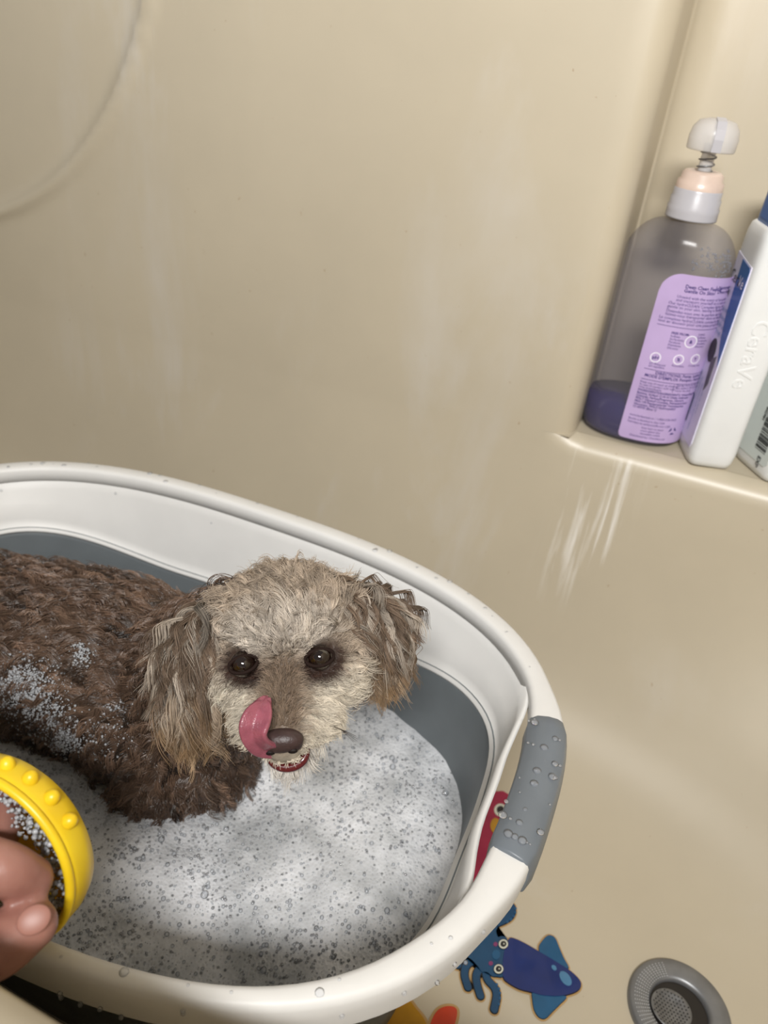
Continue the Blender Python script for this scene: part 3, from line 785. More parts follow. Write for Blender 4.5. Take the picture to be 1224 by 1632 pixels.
brow = (smooth(y, 2.0, 3.0)*smooth(z, .9, 1.6))[:, None]
Dl = Dl*(1-brow)+unit(np.c_[x*.8, -.5+0*x, .9+0*x])*brow
bridge = (smooth(-np.abs(x), -1.2, -.5)*smooth(y, 3.0, 4.0)*smooth(z, -1.7, -.7))
Dl = Dl*(1-bridge[:, None])+unit(np.c_[x*1.2, -.6+0*x, .5+0*x])*bridge[:, None]
D = unit(Dl)@HM.T; D = unit(D-.6*np.sum(D*N, 1, keepdims=True)*N)
L = .0125*(1-muz)+.0095*muz
mouth = np.exp(-((x/1.9)**4+((y-6.8)/2.0)**4+((z+1.8)/1.1)**4)); L = L*(1-.85*mouth)
L = L*(1-.55*bridge); ec = np.clip(eye_clear(P), 1, 3); L = L*(.22+.78*smooth(ec, 1.0, 2.6)); L = L*(1+.25*smooth(z, 1.6, 3.2))
L = np.where((z < -2.9) & (y > 3), .015, L)*RNG.uniform(.75, 1.2, len(P))
X, near = strands(P, N, D, L, 10, .75, .12-.075*muz, 1.0, .62, .0011, 2600, 31, .05, .20)
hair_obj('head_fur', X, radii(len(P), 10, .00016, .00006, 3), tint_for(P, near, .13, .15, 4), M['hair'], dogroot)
# looser curls standing up on the crown
wc = lambda P: head_w(P)*(1-is_ear(P))*(head_loc(P)[:, 2] > 1.2)*(head_loc(P)[:, 1] < 2.2)
P, N = sample(dog.data, 9000, wc); q = head_loc(P)
D = unit(np.c_[q[:, 0]*.3+RNG.normal(size=len(P))*.4, -.8+RNG.normal(size=len(P))*.4, .5+0*q[:, 0]])@HM.T
X, near = strands(P, N, D, .0120*RNG.uniform(.7, 1.2, len(P)), 12, .9, .16, 1.1, .8, .0008, 330, 41, .0, .5)
hair_obj('crown_curls', X, radii(len(P), 12, .00015, .00005, 5), tint_for(P, near, .1, .22, 6)*.92, M['hair'], dogroot)
# ears: long wavy locks hanging from the flap
for E_, nm, ln, seed, k in ((earL, 'ear_hair', .031, 51, 15000), (earR, 'ear_hair', .024, 61, 15000)):
    def we(P, E_=E_):
        d = np.full(len(P), 9.0)
        for a, b in ((E_[0], E_[1]), (E_[1], E_[2])):
            ab = b-a; t_ = np.clip(((P-a)@ab)/(ab@ab), 0, 1); d = np.minimum(d, np.linalg.norm(P-(a+t_[:, None]*ab), axis=1))
        return (d < .0185)*(np.abs(head_loc(P)[:, 0]) > 3.2)*1.0
    P, N = sample(dog.data, k, we)
    lat = (P-E_[1])@CR
    D = unit(-CU[None]+CR[None]*(lat*14)[:, None]*.5+np.array([0, 0, -.3])); 
    L = ln*RNG.uniform(.75, 1.15, len(P))
    X, near = strands(P, N, D, L, 14, .42, .075, 1.1, .8, .0010, 420, seed, .25, .10)
    g = np.random.default_rng(seed+1); gg = g.normal(size=near.max()+1); gg2 = g.random(near.max()+1)
    base_ = np.where((gg2 < .28)[near][:, None], np.array(lin((168, 156, 142))), c_ear)
    low = smooth(-(P-E_[1])@CU, .004, .030)[:, None]
    base_ = base_*(1-.75*low)+c_tan*.75*low
    ti = np.clip(base_*(1+.22*gg[near]+.1*g.normal(size=len(P)))[:, None], .004, .9)
    hair_obj(nm, X, radii(len(P), 14, .00017, .00006, seed), ti, M['hair'], dogroot)
# whiskers
wp = []
for sx in (-1, 1):
    for i in range(5):
        b = HL(sx*1.7, 5.6-.3*i, -1.5-.25*i); d = HM@unit(np.array([sx*1.0, .45, .15-.22*i])); tt = np.linspace(0, 1, 8)[:, None]
        wp.append(b+d*tt*.022+np.array([0, 0, -1])*tt**2*.004)
wp = np.array(wp); hair_obj('whisker', wp, radii(len(wp), 8, .00016, .00006, 9), np.tile(np.array(lin((50, 40, 34))), (len(wp), 1)), M['hair'], dogroot)

# --- eyes, nose, mouth, tongue
M['eyeball'] = plain('dark_eye', (26, 16, 12), .06, .8, .3, 200, coat=1.0)
M['iris'] = plain('brown_iris', (26, 14, 10), .08, .7, .25, 400, coat=1.0)
M['lid'] = plain('eye_rim', (38, 27, 23), .8, .1, .2)
M['nose'] = plain('wet_nose', (62, 46, 44), .42, .5, .15, 300, bump=.25, bscale=900)
M['nostril'] = plain('nostril_dark', (22, 14, 13), .6, .3, .2)
M['lip'] = plain('dark_lip', (92, 26, 30), .22, .6, .25, 300, coat=.4)
M['tongue'] = plain('tongue_pink', (150, 82, 96), .26, .6, .16, 180, bump=.35, bscale=1300, sss=.15, coat=.3)
M['tooth'] = plain('tooth', (226, 218, 200), .25, .6, .05)
for e in EYES:
    c = HL(e[0]*.97, e[1]-.12, e[2]+.05)
    eb = blobs('eyeball', np.array([c]), np.array([.0070]), M['iris'], dogroot, ICO3)
    d = unit(CAM-c); 
    blobs('pupil', np.array([c+d*.0018]), np.array([.0057]), M['eyeball'], eb, ICO3)
    s_ = unit(np.cross(d, HZ)); u_ = np.cross(s_, d)
    for nm, a0, a1, lift_ in (('eyelid', 10, 170, .0038), ('eyelid', 190, 350, .0044)):
        a = np.radians(np.linspace(a0-14, a1+14, 24))
        path = np.array([c+d*(.0054-.0016*abs(math.cos(t_)))+s_*.0074*math.cos(t_)+u_*lift_*math.sin(t_) for t_ in a])
        mesh_obj(nm, *tube(path, np.interp(np.arange(24), [0, 4, 19, 23], [.0005, .0010, .0010, .0005]), 8), M['lid'], eb)
nc = HL(0, 7.1, -.62)
nose = union_mesh('nose', [(nc, HM@np.diag([.0114, .0060, .0064])), (HL(-.60, 7.1, -.85), np.eye(3)*.0046), (HL(.60, 7.1, -.85), np.eye(3)*.0046), (HL(0, 7.1, -1.1), np.eye(3)*.0044)], .0006, 14, M['nose'], dogroot)
for sx in (-1, 1):
    blobs('nostril', np.array([HL(sx*.55, 7.56, -.88)]), np.array([HM@np.diag([.0026, .0012, .0017])]), M['nostril'], nose, ICO2)
# open mouth: lower lip, gums and teeth
mth = mesh_obj('lower_lip', *tube(np.array([HL(1.0*math.sin(a), 6.25+.75*math.cos(a), -2.55-.60*max(0, math.cos(a))**.8) for a in np.radians(np.linspace(-95, 95, 26))]), np.interp(np.arange(26), [0, 6, 19, 25], [.0012, .0026, .0026, .0012]), 10), M['lip'], dogroot)
blobs('mouth_interior', np.array([HL(0, 6.15, -2.6)]), np.array([HM@np.diag([.0095, .0070, .0052])]), M['lip'], dogroot, ICO3)
for i in range(6):
    a = math.radians(-40+16*i)
    blobs('tooth', np.array([HL(.72*math.sin(a), 6.45+.50*math.cos(a), -2.66)]), np.array([HM@np.diag([.0011, .0008, .0021])]), M['tooth'], dogroot, ICO2)
left = [(452, 1203, .384), (430, 1208, .380), (404, 1203, .373), (386, 1184, .366), (380, 1158, .363), (390, 1132, .366), (408, 1117, .371), (424, 1112, .3745)]
right = [(452, 1190, .376), (440, 1187, .372), (428, 1180, .365), (424, 1170, .362), (430, 1156, .364), (434, 1138, .368), (432, 1122, .372), (427, 1112, .3745)]
A_, B_ = catmull([PX(*p) for p in left], 30), catmull([PX(*p) for p in right], 30)
rings = []
for k_, w_ in enumerate(np.linspace(0, 1, 11)):
    mid = A_*(1-w_)+B_*w_
    mid = mid+FW*.0022*math.sin(math.pi*w_)-FW*.0008*math.exp(-((w_-.45)/.08)**2)*-1
    rings.append(mid)
V, F = loft(rings, False)
tg = mesh_obj('tongue', V, F, M['tongue'], dogroot); tg['label'] = 'pink tongue curled up over the muzzle'
so = tg.modifiers.new('thick', 'SOLIDIFY'); so.thickness = .0026; so.offset = 0
ss = tg.modifiers.new('sub', 'SUBSURF'); ss.levels = 1; ss.render_levels = 1

# --- lather on the flank
def on_dog(px, py):
    o = Vector(CAM); d = Vector(ray(px, py)).normalized()
    inv = dog.matrix_world.inverted()
    hit, loc, nrm, _ = dog.ray_cast(inv@o, (inv.to_3x3()@d))
    return (np.array(loc), np.array(nrm)) if hit else None
bpy.context.view_layer.update()
Pl, Rl = [], []
g = random.Random(5)
for cx, cy, sx, sy, k, rot in ((48, 1100, 26, 28, 620, .5), (85, 1150, 16, 26, 300, -.5), (105, 1175, 14, 12, 120, 0), (135, 1045, 9, 12, 90, .3), (140, 1190, 22, 8, 90, .2), (150, 1165, 20, 14, 60, 0), (195, 1130, 14, 14, 50, 0), (20, 1085, 16, 14, 150, 0)):
    for _ in range(int(k*2.4)):
        a, b = g.gauss(0, 1)*sx, g.gauss(0, 1)*sy
        h = on_dog(cx+a*math.cos(rot)-b*math.sin(rot), cy+a*math.sin(rot)+b*math.cos(rot))
        if h is None: continue
        r_ = .0003+.0008*g.random()**3
        Pl.append(h[0]+h[1]*(.0022+r_*.5+.001*g.random())); Rl.append(r_)
M['lather'] = clear_mat('lather_bubble', (240, 242, 245), .62, .05, 1.5)
lt = blobs('soap_lather', np.array(Pl), np.array(Rl), M['lather'], None, ICO1)
tag(lt, 'soap lather clinging to the brown fur on the dog\'s flank', 'lather', None, 'stuff')

# ------------------------------------------------------------------ toiletries on the niche shelf
def text_mesh(body, size, bold=False, extrude=0.0, align='LEFT'):
    cu = bpy.data.curves.new('t', 'FONT'); cu.body = body; cu.size = size; cu.align_x = align; cu.extrude = extrude
    cu.resolution_u = 2
    if bold: cu.offset = size*.018
    if extrude: cu.bevel_depth = extrude*.4; cu.bevel_resolution = 1
    o = bpy.data.objects.new('t', cu); COL.objects.link(o)
    dg = bpy.context.evaluated_depsgraph_get(); dg.update()
    me = bpy.data.meshes.new_from_object(o.evaluated_get(dg))
    v = np.empty(len(me.vertices)*3); me.vertices.foreach_get('co', v); F = [tuple(p.vertices) for p in me.polygons]
    bpy.data.objects.remove(o); bpy.data.curves.remove(cu); bpy.data.meshes.remove(me)
    return v.reshape(-1, 3), F
def merge(parts):
    V, F, n = [], [], 0
    for v, f in parts:
        V.append(v); F += [tuple(i+n for i in q) for q in f]; n += len(v)
    return np.vstack(V), F
# -- body wash bottle
B1 = np.array([-.029, .700]); BW, BD = .0455, .0325; Z0 = SHELF_Z+.0006
bottle = root('body_wash_bottle', (B1[0], B1[1], Z0), 'clear pump bottle with lilac label and a little purple body wash left', 'bottle', 'toiletries in the niche')
def oval(sx, z, inset=0.0, n=72, N=2.25, c=B1, a=BW, b=BD):
    t_ = np.linspace(0, 2*math.pi, n, endpoint=False); c_, s_ = np.cos(t_), np.sin(t_)
    r_ = (np.abs(c_)**N+np.abs(s_)**N)**(-1/N)
    return np.c_[c[0]+(a*sx-inset)*r_*c_, c[1]+(b*sx-inset)*r_*s_, np.full(n, Z0+z)]
def round_mix(sx, z, k):
    """blend from the oval body to the round neck of radius .0165"""
    o = oval(sx, z); a_ = np.linspace(0, 2*math.pi, 72, endpoint=False)
    rd = np.c_[B1[0]+.0175*np.cos(a_), B1[1]+.0175*np.sin(a_), np.full(72, Z0+z)]
    return o*(1-k)+rd*k
t = NT('frosted_clear_plastic')
tr = t.add('ShaderNodeBsdfTransparent'); tr.inputs[0].default_value = (.86, .86, .89, 1)
fr_ = t.add('ShaderNodeFresnel', IOR=1.45)
t.b.inputs['Base Color'].default_value = (*lin((150, 148, 156)), 1); t.b.inputs['Roughness'].default_value = .14
ms = t.add('ShaderNodeMixShader'); ms.inputs[0].default_value = .82; t.link(t.b.outputs[0], ms.inputs[1]); t.link(tr.outputs[0], ms.inputs[2])
t.link(ms.outputs[0], t.out.inputs[0]); M['clearplastic'] = t.m
prof1 = [(.80, .0), (.93, .0015), (.985, .006), (1.0, .013), (1.0, .06), (1.0, .11), (1.0, .150)]
rings = [oval(s_, z) for s_, z in prof1]+[round_mix(1.0, .150+.037*math.sin(p_), (1-math.cos(p_))**1.0) for p_ in np.linspace(.1, math.pi/2, 12)]+[round_mix(.5, .1905, 1.0)]
body1 = mesh_obj('bottle_body', *loft(rings, True, True, False), M['clearplastic'], bottle); body1['label'] = 'translucent grey plastic body'
M['liquid'] = plain('purple_body_wash', (40, 30, 92), .12, .6, .06)
rings = [oval(s_, z, .0012) for s_, z in ((.80, .001), (.93, .0025), (.985, .007), (1.0, .014), (1.0, .034))]
mesh_obj('liquid', *loft(rings, True, True, True), M['liquid'], bottle)
M['film'] = plain('purple_film', (96, 92, 120), .3, .5, .25)
# lilac label wrapped round the front right of the body
_t = np.linspace(math.radians(-98), math.radians(-2), 400)
_r = (np.abs(np.cos(_t))**2.25+np.abs(np.sin(_t))**2.25)**(-1/2.25)
_lx, _ly = BW*_r*np.cos(_t), BD*_r*np.sin(_t)
_al = np.r_[0, np.cumsum(np.hypot(np.diff(_lx), np.diff(_ly)))]; LABW = _al[-1]
_nx, _ny = np.gradient(_ly), -np.gradient(_lx); _nn = np.hypot(_nx, _ny); _nx, _ny = _nx/_nn, _ny/_nn
def wrap(u, z, off):
    return np.c_[B1[0]+np.interp(u, _al, _lx)+np.interp(u, _al, _nx)*off, B1[1]+np.interp(u, _al, _ly)+np.interp(u, _al, _ny)*off, Z0+z]
LZ0, LZ1 = .006, .149
us = np.linspace(0, LABW, 60)
LZ1 = .153
topz = np.where(us < .016, LZ1-.016+np.sqrt(np.maximum(0, .016**2-(.016-us)**2)), LZ1)
botz = np.where(us < .004, LZ0+.004-np.sqrt(np.maximum(0, .004**2-(.004-us)**2)), LZ0)
V, F = loft([wrap(us, botz*(1-k_)+topz*k_, .0004) for k_ in np.linspace(0, 1, 12)], False)
M['lilac'] = plain('lilac_label', (186, 164, 206), .3, .45, .05)
lab = mesh_obj('label', V, F, M['lilac'], body1); lab['label'] = 'lilac back label with fine print'
M['inkp'] = plain('purple_print', (52, 40, 112), .4, .4, .1)
M['whitep'] = plain('white_print', (240, 238, 246), .35, .4, .02)
lines = [(.019, .1425, .0042, 1, 'Deep Clean Feeling'), (.019, .1385, .0042, 1, 'Gentle On Skin'), (.046, .1440, .0040, 1, 'Nettoyage en profondeur'), (.046, .1400, .0040, 1, 'Doux pour la peau'),
         (.015, .1325, .0036, 0, 'Unwind with the scent of lavender & jasmine'), (.015, .1292, .0036, 0, 'and transport yourself to a calm, peaceful place'), (.010, .1255, .0036, 0, 'Our hydraCLEAN Complex fights dirt and odour and is'), (.010, .1222, .0036, 0, 'gentle on your skin, leaving it feeling soft all day'),
         (.010, .1180, .0036, 0, 'Detendez-vous avec le parfum de la lavande, du jasmin'), (.010, .1147, .0036, 0, 'laissez-vous transporter dans un lieu paisible'), (.006, .1108, .0036, 0, 'Le complexe hydraCLEAN combat la salete et les odeurs'), (.006, .1075, .0036, 0, 'tout en douceur pour une peau propre et hydratee'),
         (.019, .0975, .0030, 1, 'FREE FROM:'), (.019, .0945, .0028, 0, 'Sulfates'), (.019, .0915, .0028, 0, 'Surfactants'), (.019, .0885, .0028, 0, 'Parabens'), (.019, .0855, .0028, 0, 'Phthalates'), (.019, .0825, .0028, 0, 'Silicones'),
         (.041, .0985, .0028, 0, 'SANS:'), (.041, .0955, .0028, 0, 'Sulfates'), (.041, .0925, .0028, 0, 'Parabenes'), (.041, .0895, .0028, 0, 'Phtalates'), (.041, .0865, .0028, 0, 'Silicones'),
         (.009, .0640, .0028, 0, 'pH Balanced'), (.009, .0612, .0028, 0, 'pH equilibre'), (.027, .0655, .0026, 0, 'Recyclable'), (.041, .0665, .0026, 0, 'Cruelty free'),
         (.016, .0545, .0040, 1, 'DIRECTIONS: Pump, Lather, Rinse'), (.008, .0505, .0040, 1, "MODE D'EMPLOI: Pomper, Faire mousser, Rincer"),
         (.006, .0435, .0029, 0, 'Keep out of reach of children'), (.006, .0406, .0029, 0, 'In case of contact with eyes'), (.006, .0377, .0029, 0, 'rinse immediately'), (.036, .0450, .0029, 0, 'Garder hors de la portee'), (.036, .0421, .0029, 0, 'des enfants. En cas de contact'), (.036, .0392, .0029, 0, 'rincer les yeux'),
         (.006, .0345, .0031, 1, 'INGREDIENTS/INGREDIENTS: Water/Eau/Aqua'), (.006, .0314, .0030, 1, 'Betaine, Sodium C14-16 Olefin Sulfonate'), (.006, .0283, .0030, 1, 'Chloride, Parfum/Fragrance, Glycerin'), (.006, .0252, .0030, 1, 'PEG-7 Glyceryl Cocoate, Polyquaternium'), (.006, .0221, .0030, 1, 'PEG-150 Pentaerythrityl Tetrastearate'), (.006, .0190, .0030, 1, 'Gluconate, PPG-2 Hydroxyethyl'), (.006, .0159, .0030, 1, 'CI 60730 (Blue 1)')]
prt = []
for u0, z0, sz, bold, txt in lines:
    z0 = LZ0+(z0-.0159)*(.138-.030)/(.1440-.0159)+.030
    v, f = text_mesh(txt, sz*.92, bool(bold))
    v[:, 0] += u0; keep = v[:, 0] < LABW-.001
    f = [q for q in f if all(keep[i] for i in q)]
    # slanted text lines rise slightly, as printed round the curve
    prt.append((wrap(np.clip(v[:, 0], 0, LABW), z0+v[:, 1], .0006), f))
for (u0, z0, sz, txt) in ((.005, .026, .0028, 'www.bodywash.ca / 1-800-258-3425'), (.005, .0225, .0028, 'Bottle is bottled in the USA'), (.005, .0195, .0028, 'Fabrique et embouteille aux USA'), (.018, .0160, .0026, 'Scan here to learn'), (.018, .0132, .0026, 'more about this'), (.018, .0104, .0026, 'recyclable bottle'), (.010, .0072, .0026, 'Distributed by / Distribue par')):
    v, f = text_mesh(txt, sz); v[:, 0] += u0
    prt.append((wrap(np.clip(v[:, 0], 0, LABW), LZ0+z0-.004+v[:, 1], .0006), f))
def rule(u0, u1, z, th=.0004):
    u = np.linspace(u0, u1, 20); V, F = loft([wrap(u, 0*u+z-th/2, .0006), wrap(u, 0*u+z+th/2, .0006)], False); return V, F
zz_ = lambda z0: LZ0+(z0-.0159)*(.138-.030)/(.1440-.0159)+.030
prt += [rule(.006, LABW-.004, zz_(.1045)), rule(.006, LABW-.004, zz_(.0585)), rule(.006, LABW-.004, zz_(.0475))]
for u_ in (.0435, .0340):
    za = zz_(.139 if u_ > .04 else .038); prt.append((wrap(np.array([u_, u_+.0004, u_+.0004, u_]), np.array([za, za, za+.007, za+.007]), .0006), [(0, 1, 2, 3)]))
mesh_obj('label_print', *merge(prt), M['inkp'], lab, False)
def ring_on_label(u0, z0, r0, r1, n=20):
    a = np.linspace(0, 2*math.pi, n, endpoint=False)
    return loft([wrap(u0+r0*np.cos(a), z0+r0*np.sin(a), .0007), wrap(u0+r1*np.cos(a), z0+r1*np.sin(a), .0007)])
wp_ = [ring_on_label(.0365, zz_(.092), .0044, .0052)]
for u0, z0 in ((.0125, .0715), (.031, .0730), (.0455, .0745)): wp_.append(ring_on_label(u0, zz_(z0), .0036, .0044))
mesh_obj('icon', *merge(wp_), M['whitep'], lab, False)
ip = []
for u0, z0, tx in ((.0365, .092, '&'), (.0125, .0715, 'pH'), (.031, .0730, '%'), (.0455, .0745, 'Y')):
    v, f = text_mesh(tx, .0042, True, align='CENTER'); ip.append((wrap(u0+v[:, 0], zz_(z0)-.0014+v[:, 1], .0008), f))
for k_ in range(3):
    a0 = k_*2.09; v = np.array([(math.cos(a0)*.004, math.sin(a0)*.004), (math.cos(a0+1.2)*.004, math.sin(a0+1.2)*.004), (math.cos(a0+.9)*.0018, math.sin(a0+.9)*.0018), (math.cos(a0+.1)*.0022, math.sin(a0+.1)*.0022)])
    ip.append((wrap(.046+v[:, 0], LZ0+.012+v[:, 1], .0008), [(0, 1, 2, 3)]))
mesh_obj('icon_print', *merge(ip), M['inkp'], lab, False)['kind'] = 'stuff'
# soap bubbles inside the shoulder
Pq, Rq = [], []
for _ in range(130):
    u = random.uniform(-1.25, -.1); zq = random.uniform(.160, .176); sx = np.interp(zq, [.152, .160, .1685, .176], [.99, .95, .88, .80])*.97
    Pq.append((B1[0]+BW*sx*math.cos(u), B1[1]+BD*sx*math.sin(u), Z0+zq-.008*abs(math.sin(3*u)))); Rq.append(random.uniform(.0004, .0012))
blobs('suds_inside', np.array(Pq), np.array(Rq), M['bubble'], bottle, ICO1)['kind'] = 'stuff'
# pump: ribbed collar, spring stem, split head with a lost nozzle
t = NT('cloudy_pump_plastic'); t.b.inputs['Base Color'].default_value = (*lin((222, 220, 220)), 1); t.b.inputs['Roughness'].default_value = .25
tr = t.add('ShaderNodeBsdfTransparent'); tr.inputs[0].default_value = (.95, .94, .93, 1); ms = t.add('ShaderNodeMixShader'); ms.inputs[0].default_value = .5
t.link(t.b.outputs[0], ms.inputs[1]); t.link(tr.outputs[0], ms.inputs[2]); t.link(ms.outputs[0], t.out.inputs[0]); M['pump'] = t.m
M['collar'] = plain('cloudy_collar', (178, 176, 180), .25, .5, .05); M['pinkish'] = plain('stained_collar', (205, 184, 170), .3, .5, .1)
o3 = (B1[0], B1[1], Z0)
col = mesh_obj('collar', *loft(lathe([(.0170, .1895), (.0202, .1895), (.0203, .1905), (.0200, .1945), (.0203, .198), (.0194, .1995), (.0196, .2045), (.0186, .2060), (.0188, .2105), (.0180, .2118)], 48, o3)), M['collar'], bottle)
mesh_obj('collar_top', *loft(lathe([(.0182, .2115), (.0178, .2170), (.0160, .2185), (.0158, .2225), (.0135, .2245), (.0075, .2250), (.0072, .2210)], 48, o3)), M['pinkish'], col)
mesh_obj('stem', *loft(lathe([(.0052, .222), (.0052, .244)], 24, o3)), M['pump'], bottle)
a = np.linspace(0, 2*math.pi*3, 70); spr = np.c_[B1[0]+.0062*np.cos(a), B1[1]+.0062*np.sin(a), Z0+.2245+.0155*a/a[-1]]
mesh_obj('spring', *tube(spr, .00055, 6), M['steel'], bottle)
hdp = [(.0068, .2385), (.0175, .2390), (.0182, .2400), (.0185, .2480), (.0172, .2545), (.0135, .2595), (.0070, .2612), (.0004, .2615)]
ph = mesh_obj('pump_head', *loft(lathe(hdp, 48, o3)), M['pump'], bottle)
a0 = math.radians(-75); dx, dy = math.cos(a0), math.sin(a0)
bx = []
for r_, z_ in ((.0190, .2395), (.0190, .2480), (.0176, .2550), (.0137, .2603), (.0060, .2625)):
    for s_ in (-.0035, .0035): bx.append((B1[0]+dx*r_-dy*s_, B1[1]+dy*r_+dx*s_, Z0+z_))
V = bx+[(B1[0]+dx*.015-dy*s_, B1[1]+dy*.015+dx*s_, Z0+.2395) for s_ in (-.0035, .0035)]
mesh_obj('nozzle_slot', V, [(0, 1, 3, 2), (2, 3, 5, 4), (4, 5, 7, 6), (6, 7, 9, 8), (0, 2, 4, 6, 8, 10), (1, 11, 9, 7, 5, 3), (0, 10, 11, 1), (8, 9, 11, 10)], M['collar'], ph, False)

# -- white lotion bottles
M['wplastic'] = plain('white_bottle_plastic', (226, 227, 226), .30, .5, .02)
M['bluep'] = plain('blue_print', (18, 92, 160), .3, .5, .05); M['bluecap'] = plain('blue_cap', (30, 98, 176), .28, .5, .05)
M['lblw'] = plain('label_white', (216, 212, 232), .35, .4, .03); M['inkb'] = plain('navy_print', (44, 52, 84), .4, .4, .05); M['inkk'] = plain('black_print', (30, 30, 34), .4, .4, .05)
M['textb'] = plain('light_blue_print', (96, 128, 176), .4, .4, .05); M['greyl'] = plain('pale_green_label', (206, 212, 208), .35, .4, .03); M['band'] = plain('grey_print', (86, 84, 88), .4, .4, .1)
def white_bottle(cx, cy, theta, wd, dp, h, lab_txt):
    r_ = root('lotion_bottle', (cx, cy, Z0), lab_txt, 'bottle', 'toiletries in the niche')
    n_ = np.array([math.sin(theta), -math.cos(theta)]); s_ = np.array([math.cos(theta), math.sin(theta)])    # front normal, right
    def W3(a, b, z): return np.array([cx+s_[0]*a+n_[0]*b, cy+s_[1]*a+n_[1]*b, Z0+z])   # a right, b towards front
    def sec(k, z, ins=0.0, N=6):
        t_ = np.linspace(0, 2*math.pi, 80, endpoint=False); c_, q_ = np.cos(t_), np.sin(t_)
        rr_ = (np.abs(c_)**N+np.abs(q_)**N)**(-1/N)
        return np.array([W3((wd/2*k-ins)*x, (dp/2*k-ins)*y, z) for x, y in zip(rr_*c_, rr_*q_)])
    prf = [(.80, 0), (.90, .001), (.96, .006), (1, .014), (1, .10), (1, h-.016), (.985, h-.008), (.93, h-.002), (.84, h)]
    b_ = mesh_obj('bottle_body', *loft([sec(*p) for p in prf], True, True, True), M['wplastic'], r_)
    cp = [(.80, h-.0005), (.80, h+.004), (.76, h+.03), (.70, h+.045), (.55, h+.048)]
    mesh_obj('cap', *loft([sec(*p) for p in cp], True, True, True), M['bluecap'], r_)
    return r_, b_, W3
def panel(name, W3, a, bz, mat, parent, off=0.0):
    V = [W3(a-off, b, z) for b, z in bz]; n = len(V)
    V2 = [W3(a+.0008, b, z) for b, z in bz]
    F = [tuple(range(n))]+[(i, (i+1) % n, n+(i+1) % n, n+i) for i in range(n)]
    o = mesh_obj(name, V+V2, F, mat, parent, False); recalc(o); return o
def side_text(items, W3, a, off):
    out = []
    for b0, z0, sz, bold, rot, txt in items:
        v, f = text_mesh(txt, sz, bool(bold))
        x, y = (v[:, 0], v[:, 1]) if not rot else (v[:, 1], -v[:, 0])
        out.append((np.array([W3(a-off, b0+p, z0+q_) for p, q_ in zip(x, y)]), f))
    return merge(out)
TH2 = math.radians(17)
r2, b2, W2 = white_bottle(.0395, .6865, TH2, .040, .054, .197, 'white lotion bottle with raised lettering beside the purple body wash')
A2 = -.0201
lb2 = panel('label', W2, A2, [(-.020, .014), (.018, .014), (.0200, .018), (.0200, .168), (-.020, .172)], M['lblw'], b2, .0002)
panel('blue_field', W2, A2, [(.0, .125), (.008, .105), (.0198, .088), (.0198, .164), (.017, .167), (-.004, .169)], M['bluep'], lb2, .0005)
mesh_obj('label_print', *side_text([(.004, .150, .012, 0, 0, 'Ve'), ], W2, A2, .0008), M['whitep'], lb2, False)
mesh_obj('label_name', *side_text([(-.019, .150, .013, 0, 0, 'Cera'), (-.017, .138, .0075, 1, 0, 'SA')], W2, A2, .0008), M['inkk'], lb2, False)
mesh_obj('label_copy', *side_text([(-.018, .126-.006*i, .0055, 0, 0, tx) for i, tx in enumerate(('Body Wash', 'Nettoyant', 'Salicylic acid', 'for rough skin'))]+[(-.012+.006*i, .074-.004*i, .0034, 0, 1, tx) for i, tx in enumerate(('Fragrance free - sans parfum', 'Ceramides and vitamin D', 'Developed with dermatologists', '296 mL 10 fl oz'))], W2, A2, .0008), M['textb'], lb2, False)['kind'] = 'stuff'
a_ = np.linspace(0, 2*math.pi, 24, endpoint=False)
panel('seal', W2, A2, [(-.004+.008*math.cos(x), .094+.010*math.sin(x)) for x in a_], M['inkk'], lb2, .0007)
panel('ribbon', W2, A2, [(.001, .088), (.011, .094), (.012, .070), (.006, .062)], M['band'], lb2, .0006)
panel('corner_mark', W2, A2, [(-.019, .030), (-.011, .026), (-.010, .050), (-.017, .054)], M['inkb'], lb2, .0006)
# raised lettering on the narrow front face, reading downwards
v, f = text_mesh('CeraVe', .0185, False, .0004)
zt = .132; front = .0270
mesh_obj('raised_lettering', np.array([W2(y-.0062, front+zq*1.0, zt-x) for x, y, zq in v]), f, M['wplastic'], b2, False)
TH3 = math.radians(33)
r3, b3_, W3_ = white_bottle(.0945, .6950, TH3, .044, .060, .205, 'white lotion bottle with barcode label at the right edge of the niche')
A3 = -.0221
lb3 = panel('label', W3_, A3, [(-.024, .012), (.020, .012), (.0235, .016), (.0235, .170), (-.024, .176)], M['greyl'], b3_, .0002)
bars = []; zq = .022; rb = random.Random(3)
while zq < .058:
    wq = rb.choice([.0004, .0007, .0011]); b0, b1 = .002, .017
    V = np.array([W3_(A3-.0006, b0, zq), W3_(A3-.0006, b1, zq), W3_(A3-.0006, b1, zq+wq), W3_(A3-.0006, b0, zq+wq)]); bars.append((V, [(0, 1, 2, 3)])); zq += wq+rb.choice([.0005, .0008, .0012])
mesh_obj('barcode', *merge(bars), M['inkk'], lb3, False)
mesh_obj('label_print', *side_text([(-.002, .058, .0042, 1, 1, '842981'), (.019, .060, .0045, 0, 1, '3 606000 537743'), (.010, .018, .006, 1, 1, 'EXP')]+[(-.018+.0036*i, .150, .0034, 0, 1, tx) for i, tx in enumerate(('DIRECTIONS: wet skin, apply and rinse', 'MODE D\'EMPLOI: appliquer et rincer', 'INGREDIENTS: aqua, glycerin, niacinamide', 'sodium lauroyl, ceramide NP, ceramide AP', 'salicylic acid, calcium gluconate', 'for external use only, avoid eyes', 'store at room temperature', 'dist. by personal care, New York'))], W3_, A3, .0006), M['inkk'], lb3, False)['kind'] = 'stuff'

